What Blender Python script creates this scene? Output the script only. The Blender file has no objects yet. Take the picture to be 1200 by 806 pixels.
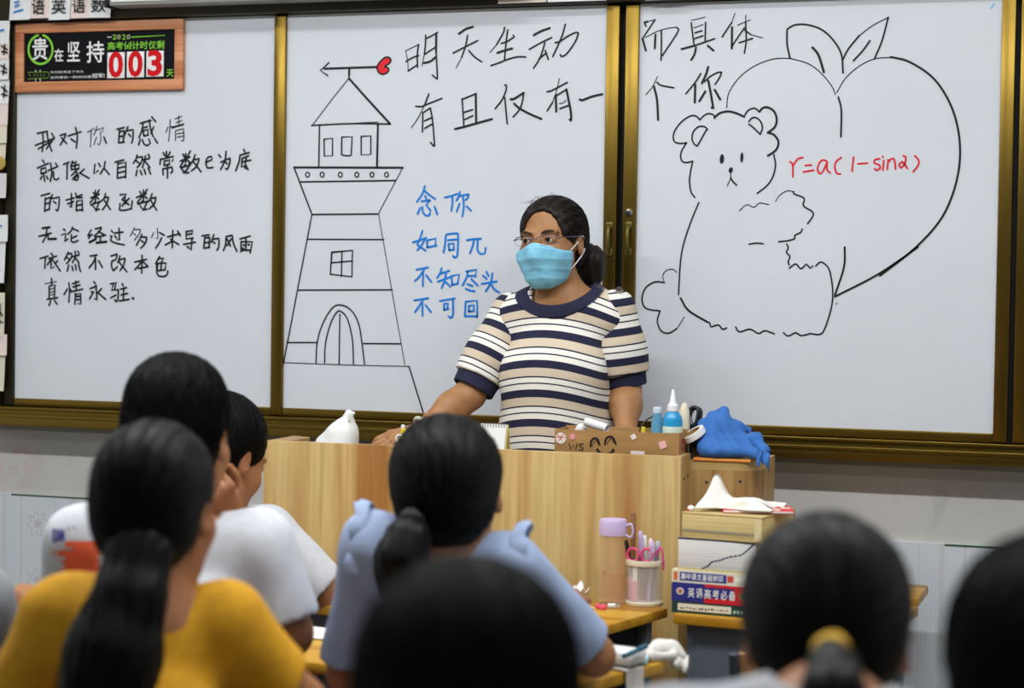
import bpy, bmesh, math, random
import numpy as np
from mathutils import Vector, Matrix

# ------------------------------------------------------------------ camera, world, light, exposure
SC = bpy.context.scene
COL = SC.collection
F_PX = 2300.0
CAM = np.array([0.37868, -5.04167, 1.46685])
YAW, PITCH, ROLL = 0.316412, 0.028654, 0.015042

def cam_axes():
    fw = np.array([-math.sin(YAW) * math.cos(PITCH), math.cos(YAW) * math.cos(PITCH), -math.sin(PITCH)])
    r = np.array([math.cos(YAW), math.sin(YAW), 0.0])
    u = np.cross(r, fw)
    return (r * math.cos(ROLL) + u * math.sin(ROLL), -r * math.sin(ROLL) + u * math.cos(ROLL), fw)

CR, CU, CF = cam_axes()
cd = bpy.data.cameras.new('camera')
cam = bpy.data.objects.new('camera', cd)
COL.objects.link(cam)
cam.matrix_world = Matrix([[CR[0], CU[0], -CF[0], CAM[0]], [CR[1], CU[1], -CF[1], CAM[1]],
                    [CR[2], CU[2], -CF[2], CAM[2]], [0, 0, 0, 1]])
cd.sensor_width = 36.0
cd.lens = F_PX * 36.0 / 1200.0
cd.clip_start = 0.05
cd.dof.use_dof = True
cd.dof.focus_distance = 4.98
cd.dof.aperture_fstop = 2.9
SC.camera = cam

SC.view_settings.view_transform = 'Standard'
SC.view_settings.look = 'None'
SC.view_settings.exposure = 0.0
SC.view_settings.gamma = 1.0
SC.view_settings.use_curve_mapping = False

W = bpy.data.worlds.new('world')
SC.world = W
W.use_nodes = True
W.node_tree.nodes['Background'].inputs[0].default_value = (0.80, 0.88, 1.0, 1)
W.node_tree.nodes['Background'].inputs[1].default_value = 0.09

CEIL = 3.05
def area(name, x, y, z, sx, sy, power, color):
    l = bpy.data.lights.new(name, 'AREA')
    l.shape = 'RECTANGLE'; l.size = sx; l.size_y = sy; l.energy = power; l.color = color
    o = bpy.data.objects.new(name, l); COL.objects.link(o)
    o.location = (x, y, z)
    return o

LAMPS = [(-2.6, -1.0), (-1.1, -1.0), (0.4, -1.0), (-2.6, -2.1), (-1.1, -2.1), (0.4, -2.1),
         (-2.0, -4.0), (0.3, -4.0)]
for lx, ly in LAMPS:
    area('ceiling_light_glow', lx, ly, CEIL - 0.13, 1.2, 0.10, (6.0 if ly > -2 else (32.0 if ly > -3.5 else 6.5)), (0.95, 0.985, 1.0))

# ------------------------------------------------------------------ helpers: picture <-> place
def ray(x, y):
    return CF + CR * (x - 600) / F_PX - CU * (y - 403) / F_PX
def atY(x, y, Y):
    d = ray(x, y); return CAM + d * (Y - CAM[1]) / d[1]
def atZ(x, y, Z):
    d = ray(x, y); return CAM + d * (Z - CAM[2]) / d[2]
def atD(x, y, D):
    return CAM + ray(x, y) * D
V = lambda *a: np.array(a, float)
def unit(v):
    v = np.asarray(v, float); return v / (np.linalg.norm(v) + 1e-12)
def s2l(c):
    c = c / 255.0
    return c / 12.92 if c <= 0.04045 else ((c + 0.055) / 1.055) ** 2.4
def rgb(r, g, b):
    return (s2l(r), s2l(g), s2l(b), 1.0)

# ------------------------------------------------------------------ materials
MATS = {}
def mat(name, color=(0.8, 0.8, 0.8, 1), rough=0.5, metal=0.0, spec=0.5, **kw):
    if name in MATS: return MATS[name]
    m = bpy.data.materials.new(name); m.use_nodes = True
    b = m.node_tree.nodes['Principled BSDF']
    b.inputs['Base Color'].default_value = color
    b.inputs['Roughness'].default_value = rough
    b.inputs['Metallic'].default_value = metal
    b.inputs['Specular IOR Level'].default_value = spec
    for k, v in kw.items():
        b.inputs[k.replace('_', ' ')].default_value = v
    MATS[name] = m
    return m
def nd(m, t, **kw):
    n = m.node_tree.nodes.new(t)
    for k, v in kw.items(): setattr(n, k, v)
    return n
def lk(m, a, b): m.node_tree.links.new(a, b)
def BS(m): return m.node_tree.nodes['Principled BSDF']
def ramp(m, stops, interp='LINEAR'):
    r = nd(m, 'ShaderNodeValToRGB'); r.color_ramp.interpolation = interp
    e = r.color_ramp.elements
    while len(e) < len(stops): e.new(0.5)
    for k, (p, c) in enumerate(stops): e[k].position = p; e[k].color = c
    return r
def objcoord(m, scale=(1, 1, 1), kind='Object'):
    t = nd(m, 'ShaderNodeTexCoord'); mp = nd(m, 'ShaderNodeMapping')
    mp.inputs['Scale'].default_value = scale
    lk(m, t.outputs[kind], mp.inputs['Vector'])
    return mp.outputs['Vector']
def noisy(name, c1, c2, scale=(20, 20, 20), rough=0.6, detail=4, bump=0.0, lo=0.35, hi=0.65, metal=0.0, spec=0.5, bscale=None, **kw):
    if name in MATS: return MATS[name]
    m = mat(name, c1, rough, metal, spec, **kw)
    n = nd(m, 'ShaderNodeTexNoise'); n.inputs['Detail'].default_value = detail; n.inputs['Scale'].default_value = 1.0
    lk(m, objcoord(m, scale), n.inputs['Vector'])
    r = ramp(m, [(lo, c1), (hi, c2)])
    lk(m, n.outputs['Fac'], r.inputs['Fac']); lk(m, r.outputs['Color'], BS(m).inputs['Base Color'])
    if bump:
        n2 = n
        if bscale:
            n2 = nd(m, 'ShaderNodeTexNoise'); n2.inputs['Scale'].default_value = 1.0
            lk(m, objcoord(m, bscale), n2.inputs['Vector'])
        bp = nd(m, 'ShaderNodeBump'); bp.inputs['Strength'].default_value = bump; bp.inputs['Distance'].default_value = 0.004
        lk(m, n2.outputs['Fac'], bp.inputs['Height']); lk(m, bp.outputs['Normal'], BS(m).inputs['Normal'])
    return m

def wood(name, c_lo, c_mid, c_hi, axis='z', rough=0.45, freq=28.0):
    if name in MATS: return MATS[name]
    m = mat(name, c_mid, rough)
    sc = {'z': (freq, freq, 1.3), 'x': (1.3, freq, freq), 'y': (freq, 1.3, freq)}[axis]
    v = objcoord(m, sc)
    n = nd(m, 'ShaderNodeTexNoise'); n.inputs['Scale'].default_value = 0.55; n.inputs['Detail'].default_value = 3; n.inputs['Distortion'].default_value = 0.35
    lk(m, v, n.inputs['Vector'])
    n2 = nd(m, 'ShaderNodeTexNoise'); n2.inputs['Scale'].default_value = 3.2; n2.inputs['Detail'].default_value = 5
    lk(m, v, n2.inputs['Vector'])
    r = ramp(m, [(0.34, c_lo), (0.47, c_mid), (0.62, c_hi)])
    lk(m, n.outputs['Fac'], r.inputs['Fac'])
    r2 = ramp(m, [(0.30, (0.80, 0.74, 0.66, 1)), (0.62, (1.06, 1.05, 1.04, 1))])
    lk(m, n2.outputs['Fac'], r2.inputs['Fac'])
    mx = nd(m, 'ShaderNodeMix', data_type='RGBA', blend_type='MULTIPLY'); mx.inputs['Factor'].default_value = 0.8
    lk(m, r.outputs['Color'], mx.inputs[6]); lk(m, r2.outputs['Color'], mx.inputs[7])
    lk(m, mx.outputs[2], BS(m).inputs['Base Color'])
    return m

M_BOARD = noisy('board_enamel', rgb(214, 218, 226), rgb(210, 214, 222), (3, 3, 3), rough=0.42, spec=0.4)
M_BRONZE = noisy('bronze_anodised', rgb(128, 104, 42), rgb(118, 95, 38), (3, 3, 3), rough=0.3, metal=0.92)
M_BRONZE_SHADED = mat('bronze_shaded', rgb(46, 41, 24), 0.42, 0.5)  # frame bronze with the shade of its top and left end painted in
M_BLACKP = mat('black_plastic', rgb(22, 22, 24), 0.45)
M_CHROME = mat('chrome', rgb(205, 205, 210), 0.18, 1.0)
M_INK = mat('black_ink', rgb(20, 20, 24), 0.5, spec=0.3)
M_INKB = mat('blue_ink', rgb(6, 122, 214), 0.5, spec=0.3)
M_INKR = mat('red_ink', rgb(222, 22, 42), 0.5, spec=0.3)
M_WHITE = mat('white_paper', rgb(232, 232, 230), 0.75)
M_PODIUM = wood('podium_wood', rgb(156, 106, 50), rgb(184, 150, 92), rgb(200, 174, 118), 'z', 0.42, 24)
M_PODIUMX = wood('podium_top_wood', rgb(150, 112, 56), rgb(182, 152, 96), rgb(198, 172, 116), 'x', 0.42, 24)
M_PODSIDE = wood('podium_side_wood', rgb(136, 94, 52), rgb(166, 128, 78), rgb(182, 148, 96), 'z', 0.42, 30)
M_DESK = wood('yellow_desk_wood', rgb(158, 108, 18), rgb(186, 138, 30), rgb(200, 156, 52), 'x', 0.4, 20)
M_GREY = mat('grey_metal', rgb(98, 106, 116), 0.4, 0.3)
M_DGREY = mat('dark_grey_metal', rgb(58, 64, 72), 0.45, 0.3)
M_NAVY = mat('navy_knit', rgb(22, 24, 56), 0.85)
M_GLASSES = mat('purple_grey_metal', rgb(96, 78, 104), 0.3, 0.7)

# ------------------------------------------------------------------ object bookkeeping
ORG = {}
def tag(o, label=None, cat=None, group=None, kind=None):
    if label: o['label'] = label
    if cat: o['category'] = cat
    if group: o['group'] = group
    if kind: o['kind'] = kind
    return o
def thing(name, loc, label, cat, group=None):
    o = bpy.data.objects.new(name, None); COL.objects.link(o)
    o.location = tuple(float(c) for c in loc); o.empty_display_size = 0.05
    ORG[o] = np.array(loc, float)
    return tag(o, label, cat, group)
def link_mesh(name, verts, faces, m, parent=None, smooth=True, origin=None, attrs=None, auto=None):
    """verts are in world coordinates; they are stored relative to the parent's (or the given) origin."""
    org = ORG[parent] if parent is not None else (np.array(origin, float) if origin is not None else np.zeros(3))
    vv = np.asarray(verts, float) - org
    me = bpy.data.meshes.new(name)
    me.from_pydata(vv.tolist(), [], faces if isinstance(faces, list) else faces.tolist())
    me.validate(); me.update()
    if smooth:
        me.polygons.foreach_set('use_smooth', np.ones(len(me.polygons), bool))
    for an, av in (attrs or {}).items():
        a = me.attributes.new(an, 'FLOAT', 'POINT'); a.data.foreach_set('value', np.asarray(av, np.float32))
    ms = m if isinstance(m, (list, tuple)) else [m]
    for q in ms: me.materials.append(q)
    if smooth and auto is not None:
        try: me.set_sharp_from_angle(angle=auto)
        except Exception: pass
    o = bpy.data.objects.new(name, me); COL.objects.link(o)
    if parent is not None:
        o.parent = parent
    elif origin is not None:
        o.location = tuple(org)
    ORG[o] = org
    return o

class MB:
    """collects shapes into one mesh"""
    def __init__(s): s.v = []; s.f = []; s.mi = []
    def add(s, verts, faces, mi=0):
        n = len(s.v); s.v += [tuple(map(float, p)) for p in verts]
        s.f += [[n + i for i in f] for f in faces]; s.mi += [mi] * len(faces)
        return s
    def bm(s, b, mi=0, M=None):
        b.verts.ensure_lookup_table(); b.verts.index_update()
        vs = [np.array(v.co) for v in b.verts]
        if M is not None: vs = [M[:3, :3] @ v + M[:3, 3] for v in vs]
        s.add(vs, [[v.index for v in f.verts] for f in b.faces], mi); b.free(); return s
    def box(s, lo, hi, bev=0.0, mi=0, M=None, seg=2):
        lo = np.minimum(lo, hi) * 1.0 if False else np.array(lo, float); hi = np.array(hi, float)
        b = bmesh.new(); bmesh.ops.create_cube(b, size=1.0)
        for v in b.verts:
            v.co = Vector([(lo[i] + hi[i]) / 2 + v.co[i] * (hi[i] - lo[i]) for i in range(3)])
        if bev > 0:
            bev = min(bev, 0.45 * float(np.min(np.abs(hi - lo))))
            bmesh.ops.bevel(b, geom=list(b.edges), offset=bev, segments=seg, affect='EDGES', profile=0.5)
        return s.bm(b, mi, M)
    def tube(s, pts, r, n=8, mi=0, caps=True, flat=1.0):
        pts = [np.array(p, float) for p in pts]; m = len(pts)
        rr = r if hasattr(r, '__len__') else [r] * m
        up = None; vs = []; fs = []
        for i in range(m):
            t = unit(pts[min(i + 1, m - 1)] - pts[max(i - 1, 0)])
            if up is None:
                up = np.cross(t, V(0, 0, 1)); 
                if np.linalg.norm(up) < 0.1: up = np.cross(t, V(1, 0, 0))
                up = unit(up)
            up = unit(up - t * (up @ t)); w = np.cross(t, up)
            for k in range(n):
                a = 2 * math.pi * k / n
                vs.append(pts[i] + rr[i] * (up * math.cos(a) + w * math.sin(a) * flat))
        for i in range(m - 1):
            for k in range(n):
                fs.append([i * n + k, i * n + (k + 1) % n, (i + 1) * n + (k + 1) % n, (i + 1) * n + k])
        if caps:
            fs.append(list(range(n))[::-1]); fs.append([(m - 1) * n + k for k in range(n)])
        return s.add(vs, fs, mi)
    def lathe(s, prof, c=(0, 0, 0), n=32, mi=0, M=None):
        vs = []; fs = []; m = len(prof)
        for (r, z) in prof:
            for k in range(n):
                a = 2 * math.pi * k / n
                p = V(r * math.cos(a), r * math.sin(a), z)
                if M is not None: p = M @ p
                vs.append(p + np.array(c))
        for i in range(m - 1):
            for k in range(n):
                fs.append([i * n + k, i * n + (k + 1) % n, (i + 1) * n + (k + 1) % n, (i + 1) * n + k])
        if prof[0][0] > 1e-5: fs.append(list(range(n))[::-1])
        if prof[-1][0] > 1e-5: fs.append([(m - 1) * n + k for k in range(n)])
        return s.add(vs, fs, mi)
    def prism(s, poly, y0, y1, mi=0):
        """poly: list of (x, z); extruded in y"""
        n = len(poly)
        vs = [(x, y0, z) for x, z in poly] + [(x, y1, z) for x, z in poly]
        fs = [list(range(n)), list(range(n, 2 * n))[::-1]] + [[i, i + n, (i + 1) % n + n, (i + 1) % n] for i in range(n)]
        return s.add(vs, fs, mi)
    def sheet(s, fn, nu, nv, th=0.0, mi=0):
        """fn(u, v) -> point, with a thickness along the normal"""
        G = np.array([[fn(i / nu, j / nv) for j in range(nv + 1)] for i in range(nu + 1)])
        du = np.gradient(G, axis=0); dv = np.gradient(G, axis=1)
        N = np.cross(du, dv); N /= (np.linalg.norm(N, axis=2, keepdims=True) + 1e-9)
        idx = lambda i, j: i * (nv + 1) + j
        fs = [[idx(i, j), idx(i + 1, j), idx(i + 1, j + 1), idx(i, j + 1)] for i in range(nu) for j in range(nv)]
        if th <= 0: return s.add(G.reshape(-1, 3), fs, mi)
        n = (nu + 1) * (nv + 1)
        vs = list((G + N * th / 2).reshape(-1, 3)) + list((G - N * th / 2).reshape(-1, 3))
        fs2 = fs + [[n + q for q in f[::-1]] for f in fs]
        rim = [idx(i, 0) for i in range(nu + 1)] + [idx(nu, j) for j in range(1, nv + 1)] + [idx(i, nv) for i in range(nu - 1, -1, -1)] + [idx(0, j) for j in range(nv - 1, 0, -1)]
        for a, b in zip(rim, rim[1:] + rim[:1]): fs2.append([b, a, a + n, b + n])
        return s.add(vs, fs2, mi)
    def build(s, name, m, parent=None, smooth=True, origin=None, auto=math.radians(38)):
        o = link_mesh(name, s.v, s.f, m, parent, smooth, origin, auto=auto)
        if isinstance(m, (list, tuple)) and len(o.data.polygons) == len(s.mi):
            o.data.polygons.foreach_set('material_index', s.mi)
        return o

def rotz(a):
    c, s_ = math.cos(a), math.sin(a); return np.array([[c, -s_, 0], [s_, c, 0], [0, 0, 1.0]])
def rotx(a):
    c, s_ = math.cos(a), math.sin(a); return np.array([[1.0, 0, 0], [0, c, -s_], [0, s_, c]])
def roty(a):
    c, s_ = math.cos(a), math.sin(a); return np.array([[c, 0, s_], [0, 1.0, 0], [-s_, 0, c]])
def M4(R, t):
    M = np.eye(4); M[:3, :3] = R; M[:3, 3] = t; return M

# writing -------------------------------------------------------------
def smooth_line(P, n=6):
    P = [np.array(p, float) for p in P]
    if len(P) < 3: return P
    out = []
    Q = [2 * P[0] - P[1]] + P + [2 * P[-1] - P[-2]]
    for i in range(1, len(Q) - 2):
        p0, p1, p2, p3 = Q[i - 1], Q[i], Q[i + 1], Q[i + 2]
        for k in range(n):
            t = k / n
            out.append(0.5 * ((2 * p1) + (-p0 + p2) * t + (2 * p0 - 5 * p1 + 4 * p2 - p3) * t * t + (-p0 + 3 * p1 - 3 * p2 + p3) * t ** 3))
    out.append(P[-1]); return out
def soften(P, amount=0.5):
    """mild smoothing that keeps corners: only curves where the turn is gentle"""
    P = [np.array(p, float) for p in P]
    if len(P) < 3: return P
    runs = [[P[0]]]
    for i in range(1, len(P)):
        runs[-1].append(P[i])
        if i < len(P) - 1:
            a = unit(P[i] - P[i - 1]); b = unit(P[i + 1] - P[i])
            if a @ b < amount: runs.append([P[i]])
    out = []
    for r in runs:
        q = smooth_line(r, 5); out += q if not out else q[1:]
    return out
def ribbon(mb, pts, w, y):
    """flat ink line on the board plane Y=y from (x, z) points, round ends, slight taper"""
    P = np.array([[p[0], p[1]] for p in pts]); n = len(P)
    if n < 2: return
    T = np.gradient(P, axis=0); T /= (np.linalg.norm(T, axis=1, keepdims=True) + 1e-12)
    N = np.stack([-T[:, 1], T[:, 0]], 1)
    h = np.full(n, w / 2.0)
    L = P + N * h[:, None]; R_ = P - N * h[:, None]
    def cap(c, t, nrm):
        return [c + (w / 2) * (nrm * math.cos(a) + t * math.sin(a)) for a in np.linspace(0, math.pi, 6)[1:-1]]
    c0 = cap(P[0], -T[0], -N[0]); c1 = cap(P[-1], T[-1], N[-1])
    vs = []; fs = []
    vs += [(p[0], y, p[1]) for p in L] + [(p[0], y, p[1]) for p in R_]
    for i in range(n - 1): fs.append([i, n + i, n + i + 1, i + 1])
    b = len(vs); vs += [(p[0], y, p[1]) for p in c0]; fs.append([n] + [b + k for k in range(len(c0))] + [0])
    b = len(vs); vs += [(p[0], y, p[1]) for p in c1]; fs.append([n - 1] + [b + k for k in range(len(c1))] + [2 * n - 1])
    mb.add(vs, fs)
def ink(mb, data, ox, oy, s, wpx, Y=-0.0012, soft=0.5):
    for st in data.split('/'):
        q = st.split()
        if len(q) < 4: continue
        w = wpx
        if q[0][0] in 'tb' and len(q) % 2 == 1:            # t: thin line, b: broad line
            w = wpx * (0.55 if q[0][0] == 't' else 1.35); q = q[1:]
        P = [(ox + float(q[i]) / s, oy + float(q[i + 1]) / s) for i in range(0, len(q), 2)]
        P = soften(P, soft)
        P3 = [atY(p[0], p[1], Y) for p in P]
        if callable(mb): m_ = mb(sum(ox + float(v) / s for v in q[0::2]) / (len(q) // 2), sum(oy + float(v) / s for v in q[1::2]) / (len(q) // 2))
        else: m_ = mb
        ribbon(m_, [(p[0], p[2]) for p in P3], w / 425.0, Y - 0.00005 * (len(m_.f) % 7))
def blob(mb, cx, cy, rx, ry, ang, ox, oy, s, Y=-0.0014):
    pts = []
    for k in range(18):
        a = 2 * math.pi * k / 18
        dx, dy = rx * math.cos(a), ry * math.sin(a)
        x = cx + dx * math.cos(ang) - dy * math.sin(ang); y = cy + dx * math.sin(ang) + dy * math.cos(ang)
        pts.append(atY(ox + x / s, oy + y / s, Y))
    mb.add([(p[0], Y, p[2]) for p in pts], [list(range(18))[::-1]])

def text_mesh(body, bold=0.0):
    c = bpy.data.curves.new('t', 'FONT'); c.body = body; c.resolution_u = 3; c.offset = bold
    o = bpy.data.objects.new('t', c); COL.objects.link(o)
    dg = bpy.context.evaluated_depsgraph_get()
    me = bpy.data.meshes.new_from_object(o.evaluated_get(dg))
    v = np.array([x.co[:] for x in me.vertices]); f = [list(p.vertices) for p in me.polygons]
    bpy.data.objects.remove(o); bpy.data.curves.remove(c); bpy.data.meshes.remove(me)
    return v, f
def text_on(mb, body, O, U, Vv, w, h, bold=0.0, mi=0):
    """fit the text into a w x h box: O lower left corner, U reading direction, Vv up"""
    v, f = text_mesh(body, bold)
    if len(v) == 0: return
    lo, hi = v.min(0), v.max(0)
    a = (v[:, 0] - lo[0]) / max(hi[0] - lo[0], 1e-6) * w; b = (v[:, 1] - lo[1]) / max(hi[1] - lo[1], 1e-6) * h
    mb.add(np.array(O) + a[:, None] * np.array(U) + b[:, None] * np.array(Vv), f, mi)
# ------------------------------------------------------------------ smooth bodies: blended shapes turned into one skin
def prim_d(p, X, Y, Z):
    k = p[0]
    if k == 'c':                                             # tapered limb
        a, b, ra, rb = p[1:5]; ab = b - a; L = float(ab @ ab) + 1e-12
        t = np.clip(((X - a[0]) * ab[0] + (Y - a[1]) * ab[1] + (Z - a[2]) * ab[2]) / L, 0, 1)
        d = np.sqrt((X - a[0] - t * ab[0]) ** 2 + (Y - a[1] - t * ab[1]) ** 2 + (Z - a[2] - t * ab[2]) ** 2) - (ra + t * (rb - ra))
        if len(p) > 6 and p[6]:                              # flat end at b
            n = ab / math.sqrt(L)
            d = np.maximum(d, (X - b[0]) * n[0] + (Y - b[1]) * n[1] + (Z - b[2]) * n[2])
        return d
    c, r, R = p[1:4]
    dx, dy, dz = X - c[0], Y - c[1], Z - c[2]
    if R is not None:
        qx = R[0, 0] * dx + R[1, 0] * dy + R[2, 0] * dz
        qy = R[0, 1] * dx + R[1, 1] * dy + R[2, 1] * dz
        qz = R[0, 2] * dx + R[1, 2] * dy + R[2, 2] * dz
    else: qx, qy, qz = dx, dy, dz
    if k == 'e':
        k0 = np.sqrt((qx / r[0]) ** 2 + (qy / r[1]) ** 2 + (qz / r[2]) ** 2)
        k1 = np.sqrt((qx / r[0] ** 2) ** 2 + (qy / r[1] ** 2) ** 2 + (qz / r[2] ** 2) ** 2) + 1e-9
        return k0 * (k0 - 1.0) / k1
    rd = 0.3 * min(r)                                        # 'b': rounded box
    ex, ey, ez = np.abs(qx) - r[0] + rd, np.abs(qy) - r[1] + rd, np.abs(qz) - r[2] + rd
    return np.sqrt(np.maximum(ex, 0) ** 2 + np.maximum(ey, 0) ** 2 + np.maximum(ez, 0) ** 2) + np.minimum(np.maximum(ex, np.maximum(ey, ez)), 0) - rd
def prim_k(p): return p[5] if p[0] == 'c' else p[4]
def prim_sub(p): return p[7] if p[0] == 'c' and len(p) > 7 else (p[5] if p[0] != 'c' and len(p) > 5 else 0)
def prim_box(p):
    if p[0] == 'c':
        a, b, ra, rb = p[1:5]
        return np.minimum(a - ra, b - rb), np.maximum(a + ra, b + rb)
    c, r = np.array(p[1], float), np.array(p[2], float)
    if p[3] is None: return c - r, c + r
    e = np.sqrt(((p[3] * r[None, :]) ** 2).sum(1))
    return c - e, c + e
def C(a, b, ra, rb, k=0.02, cut=False, sub=0): return ('c', np.array(a, float), np.array(b, float), ra, rb, k, cut, sub)
def Ell(c, r, R=None, k=0.02, sub=0): return ('e', np.array(c, float), np.array(r, float), R, k, sub)
def Bx(c, r, R=None, k=0.01, sub=0): return ('b', np.array(c, float), np.array(r, float), R, k, sub)
def inflate(p, t):
    if p[0] == 'c': return ('c', p[1], p[2], p[3] + t, p[4] + t) + tuple(p[5:])
    return (p[0], p[1], p[2] + t) + tuple(p[3:])
def smin(a, b, k):
    h = np.clip(0.5 + 0.5 * (a - b) / k, 0, 1)
    return a * (1 - h) + b * h - k * h * (1 - h)
def points_d(prims, Pn):
    D = np.full(len(Pn), 1.0)
    X, Y, Z = Pn[:, 0], Pn[:, 1], Pn[:, 2]
    for p in prims:
        d = prim_d(p, X, Y, Z); k = max(prim_k(p), 1e-4)
        D = -smin(-D, d, k) if prim_sub(p) else smin(D, d, k)
    return D
def axis(lo, hi, h, fine=None):
    if fine is None: return np.arange(lo, hi + h, h)
    f0, f1, hf = fine
    f0, f1 = max(f0, lo), min(f1, hi)
    if f1 <= f0: return np.arange(lo, hi + h, h)
    a = np.linspace(lo, f0, max(int((f0 - lo) / h), 1) + 1)[:-1] if f0 > lo else np.array([])
    b = np.linspace(f0, f1, max(int((f1 - f0) / hf), 1) + 1)
    c = np.linspace(f1, hi, max(int((hi - f1) / h), 1) + 1)[1:] if hi > f1 else np.array([])
    return np.concatenate([a, b, c])
_E = [(0, 1), (2, 3), (4, 5), (6, 7), (0, 2), (1, 3), (4, 6), (5, 7), (0, 4), (1, 5), (2, 6), (3, 7)]
_O = np.array([[(c >> 2) & 1, (c >> 1) & 1, c & 1] for c in range(8)])
def nets(D, ax, ay, az):
    S = D < 0
    cnt = np.zeros(tuple(n - 1 for n in D.shape), np.int8)
    for o in _O:
        cnt += S[o[0]:S.shape[0] - 1 + o[0], o[1]:S.shape[1] - 1 + o[1], o[2]:S.shape[2] - 1 + o[2]]
    act = (cnt > 0) & (cnt < 8)
    I = np.argwhere(act); n = len(I)
    vid = np.full(act.shape, -1, np.int32); vid[act] = np.arange(n)
    val = np.stack([D[I[:, 0] + o[0], I[:, 1] + o[1], I[:, 2] + o[2]] for o in _O], 1).astype(float)
    acc = np.zeros((n, 3)); w = np.zeros(n)
    for a, b in _E:
        va, vb = val[:, a], val[:, b]; m = (va < 0) != (vb < 0)
        t = np.where(m, va / np.where(m, va - vb, 1), 0)
        q = _O[a][None, :] + t[:, None] * (_O[b] - _O[a])[None, :]
        acc += q * m[:, None]; w += m
    fr = acc / w[:, None]
    Vt = np.empty((n, 3))
    for d, A in enumerate((ax, ay, az)):
        i = I[:, d]; Vt[:, d] = A[i] + fr[:, d] * (A[i + 1] - A[i])
    F = []
    for d in range(3):
        e1, e2 = (d + 1) % 3, (d + 2) % 3
        lo = [slice(None)] * 3; hi = [slice(None)] * 3
        lo[d] = slice(0, -1); hi[d] = slice(1, None)
        s0, s1 = S[tuple(lo)], S[tuple(hi)]
        E = np.argwhere(s0 != s1)
        E = E[(E[:, e1] > 0) & (E[:, e2] > 0) & (E[:, e1] < D.shape[e1] - 1) & (E[:, e2] < D.shape[e2] - 1)]
        if not len(E): continue
        fl = s0[E[:, 0], E[:, 1], E[:, 2]]
        def cell(o1, o2):
            q = E.copy(); q[:, e1] -= o1; q[:, e2] -= o2
            return vid[q[:, 0], q[:, 1], q[:, 2]]
        Q = np.stack([cell(1, 1), cell(0, 1), cell(0, 0), cell(1, 0)], 1)
        Q[~fl] = Q[~fl][:, ::-1]
        F.append(Q)
    return Vt, np.concatenate(F)
def skin(prims, h=0.006, fine=(None, None, None), cuts=(), disp=None, relax=1, pad=0.012):
    adds = [p for p in prims if not prim_sub(p)]
    lo = np.min([prim_box(p)[0] for p in adds], 0) - pad; hi = np.max([prim_box(p)[1] for p in adds], 0) + pad
    A = [axis(lo[d], hi[d], h, fine[d]) for d in range(3)]
    D = np.full([len(a) for a in A], 1.0, np.float32)
    for p in prims:
        k = max(prim_k(p), 1e-4); b0, b1 = prim_box(p); m = k + 0.025
        sl = [slice(max(np.searchsorted(A[d], b0[d] - m) - 1, 0), np.searchsorted(A[d], b1[d] + m) + 1) for d in range(3)]
        if any(s.stop - s.start <= 0 for s in sl): continue
        X, Y, Z = A[0][sl[0]][:, None, None], A[1][sl[1]][None, :, None], A[2][sl[2]][None, None, :]
        d = prim_d(p, X, Y, Z); cur = D[tuple(sl)]
        D[tuple(sl)] = -smin(-cur, d, k) if prim_sub(p) else smin(cur, d, k)
    X, Y, Z = A[0][:, None, None], A[1][None, :, None], A[2][None, None, :]
    if disp is not None:
        near = np.abs(D) < 0.05
        I = np.argwhere(near)
        D[near] += disp(A[0][I[:, 0]], A[1][I[:, 1]], A[2][I[:, 2]]).astype(np.float32)
    for c, n in cuts:
        D = np.maximum(D, ((X - c[0]) * n[0] + (Y - c[1]) * n[1] + (Z - c[2]) * n[2]).astype(np.float32))
    D[[0, -1]] = np.maximum(D[[0, -1]], 1e-3); D[:, [0, -1]] = np.maximum(D[:, [0, -1]], 1e-3); D[:, :, [0, -1]] = np.maximum(D[:, :, [0, -1]], 1e-3)
    Vt, Fq = nets(D, *A)
    for _ in range(relax):
        acc = np.zeros_like(Vt); w = np.zeros(len(Vt))
        for a, b in ((0, 1), (1, 2), (2, 3), (3, 0)):
            np.add.at(acc, Fq[:, a], Vt[Fq[:, b]]); np.add.at(w, Fq[:, a], 1)
            np.add.at(acc, Fq[:, b], Vt[Fq[:, a]]); np.add.at(w, Fq[:, b], 1)
        Vt = Vt * 0.5 + 0.5 * acc / np.maximum(w, 1)[:, None]
    return Vt, Fq
def folds(seed, amp=0.004, f0=22, f1=48, n=6, flat=(1, 1, 0.6)):
    rn = np.random.RandomState(seed)
    W_ = [(rn.randn(3) * np.array(flat), rn.uniform(f0, f1), rn.uniform(0, 6.28), rn.uniform(0.5, 1)) for _ in range(n)]
    W2 = [(rn.randn(3), rn.uniform(70, 120), rn.uniform(0, 6.28), rn.uniform(0.2, .5)) for _ in range(4)]
    def f(X, Y, Z):
        s = 0
        for d, fr, ph, a in W2:
            d = unit(d) * fr; s = s + .45 * a * np.sin(X * d[0] + Y * d[1] + Z * d[2] + ph + 2 * np.sin(14 * X + 11 * Z))
        for d, fr, ph, a in W_:
            d = unit(d) * fr
            s = s + a * np.sin(X * d[0] + Y * d[1] + Z * d[2] + ph)
        return amp * s / math.sqrt(n)
    return f

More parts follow.
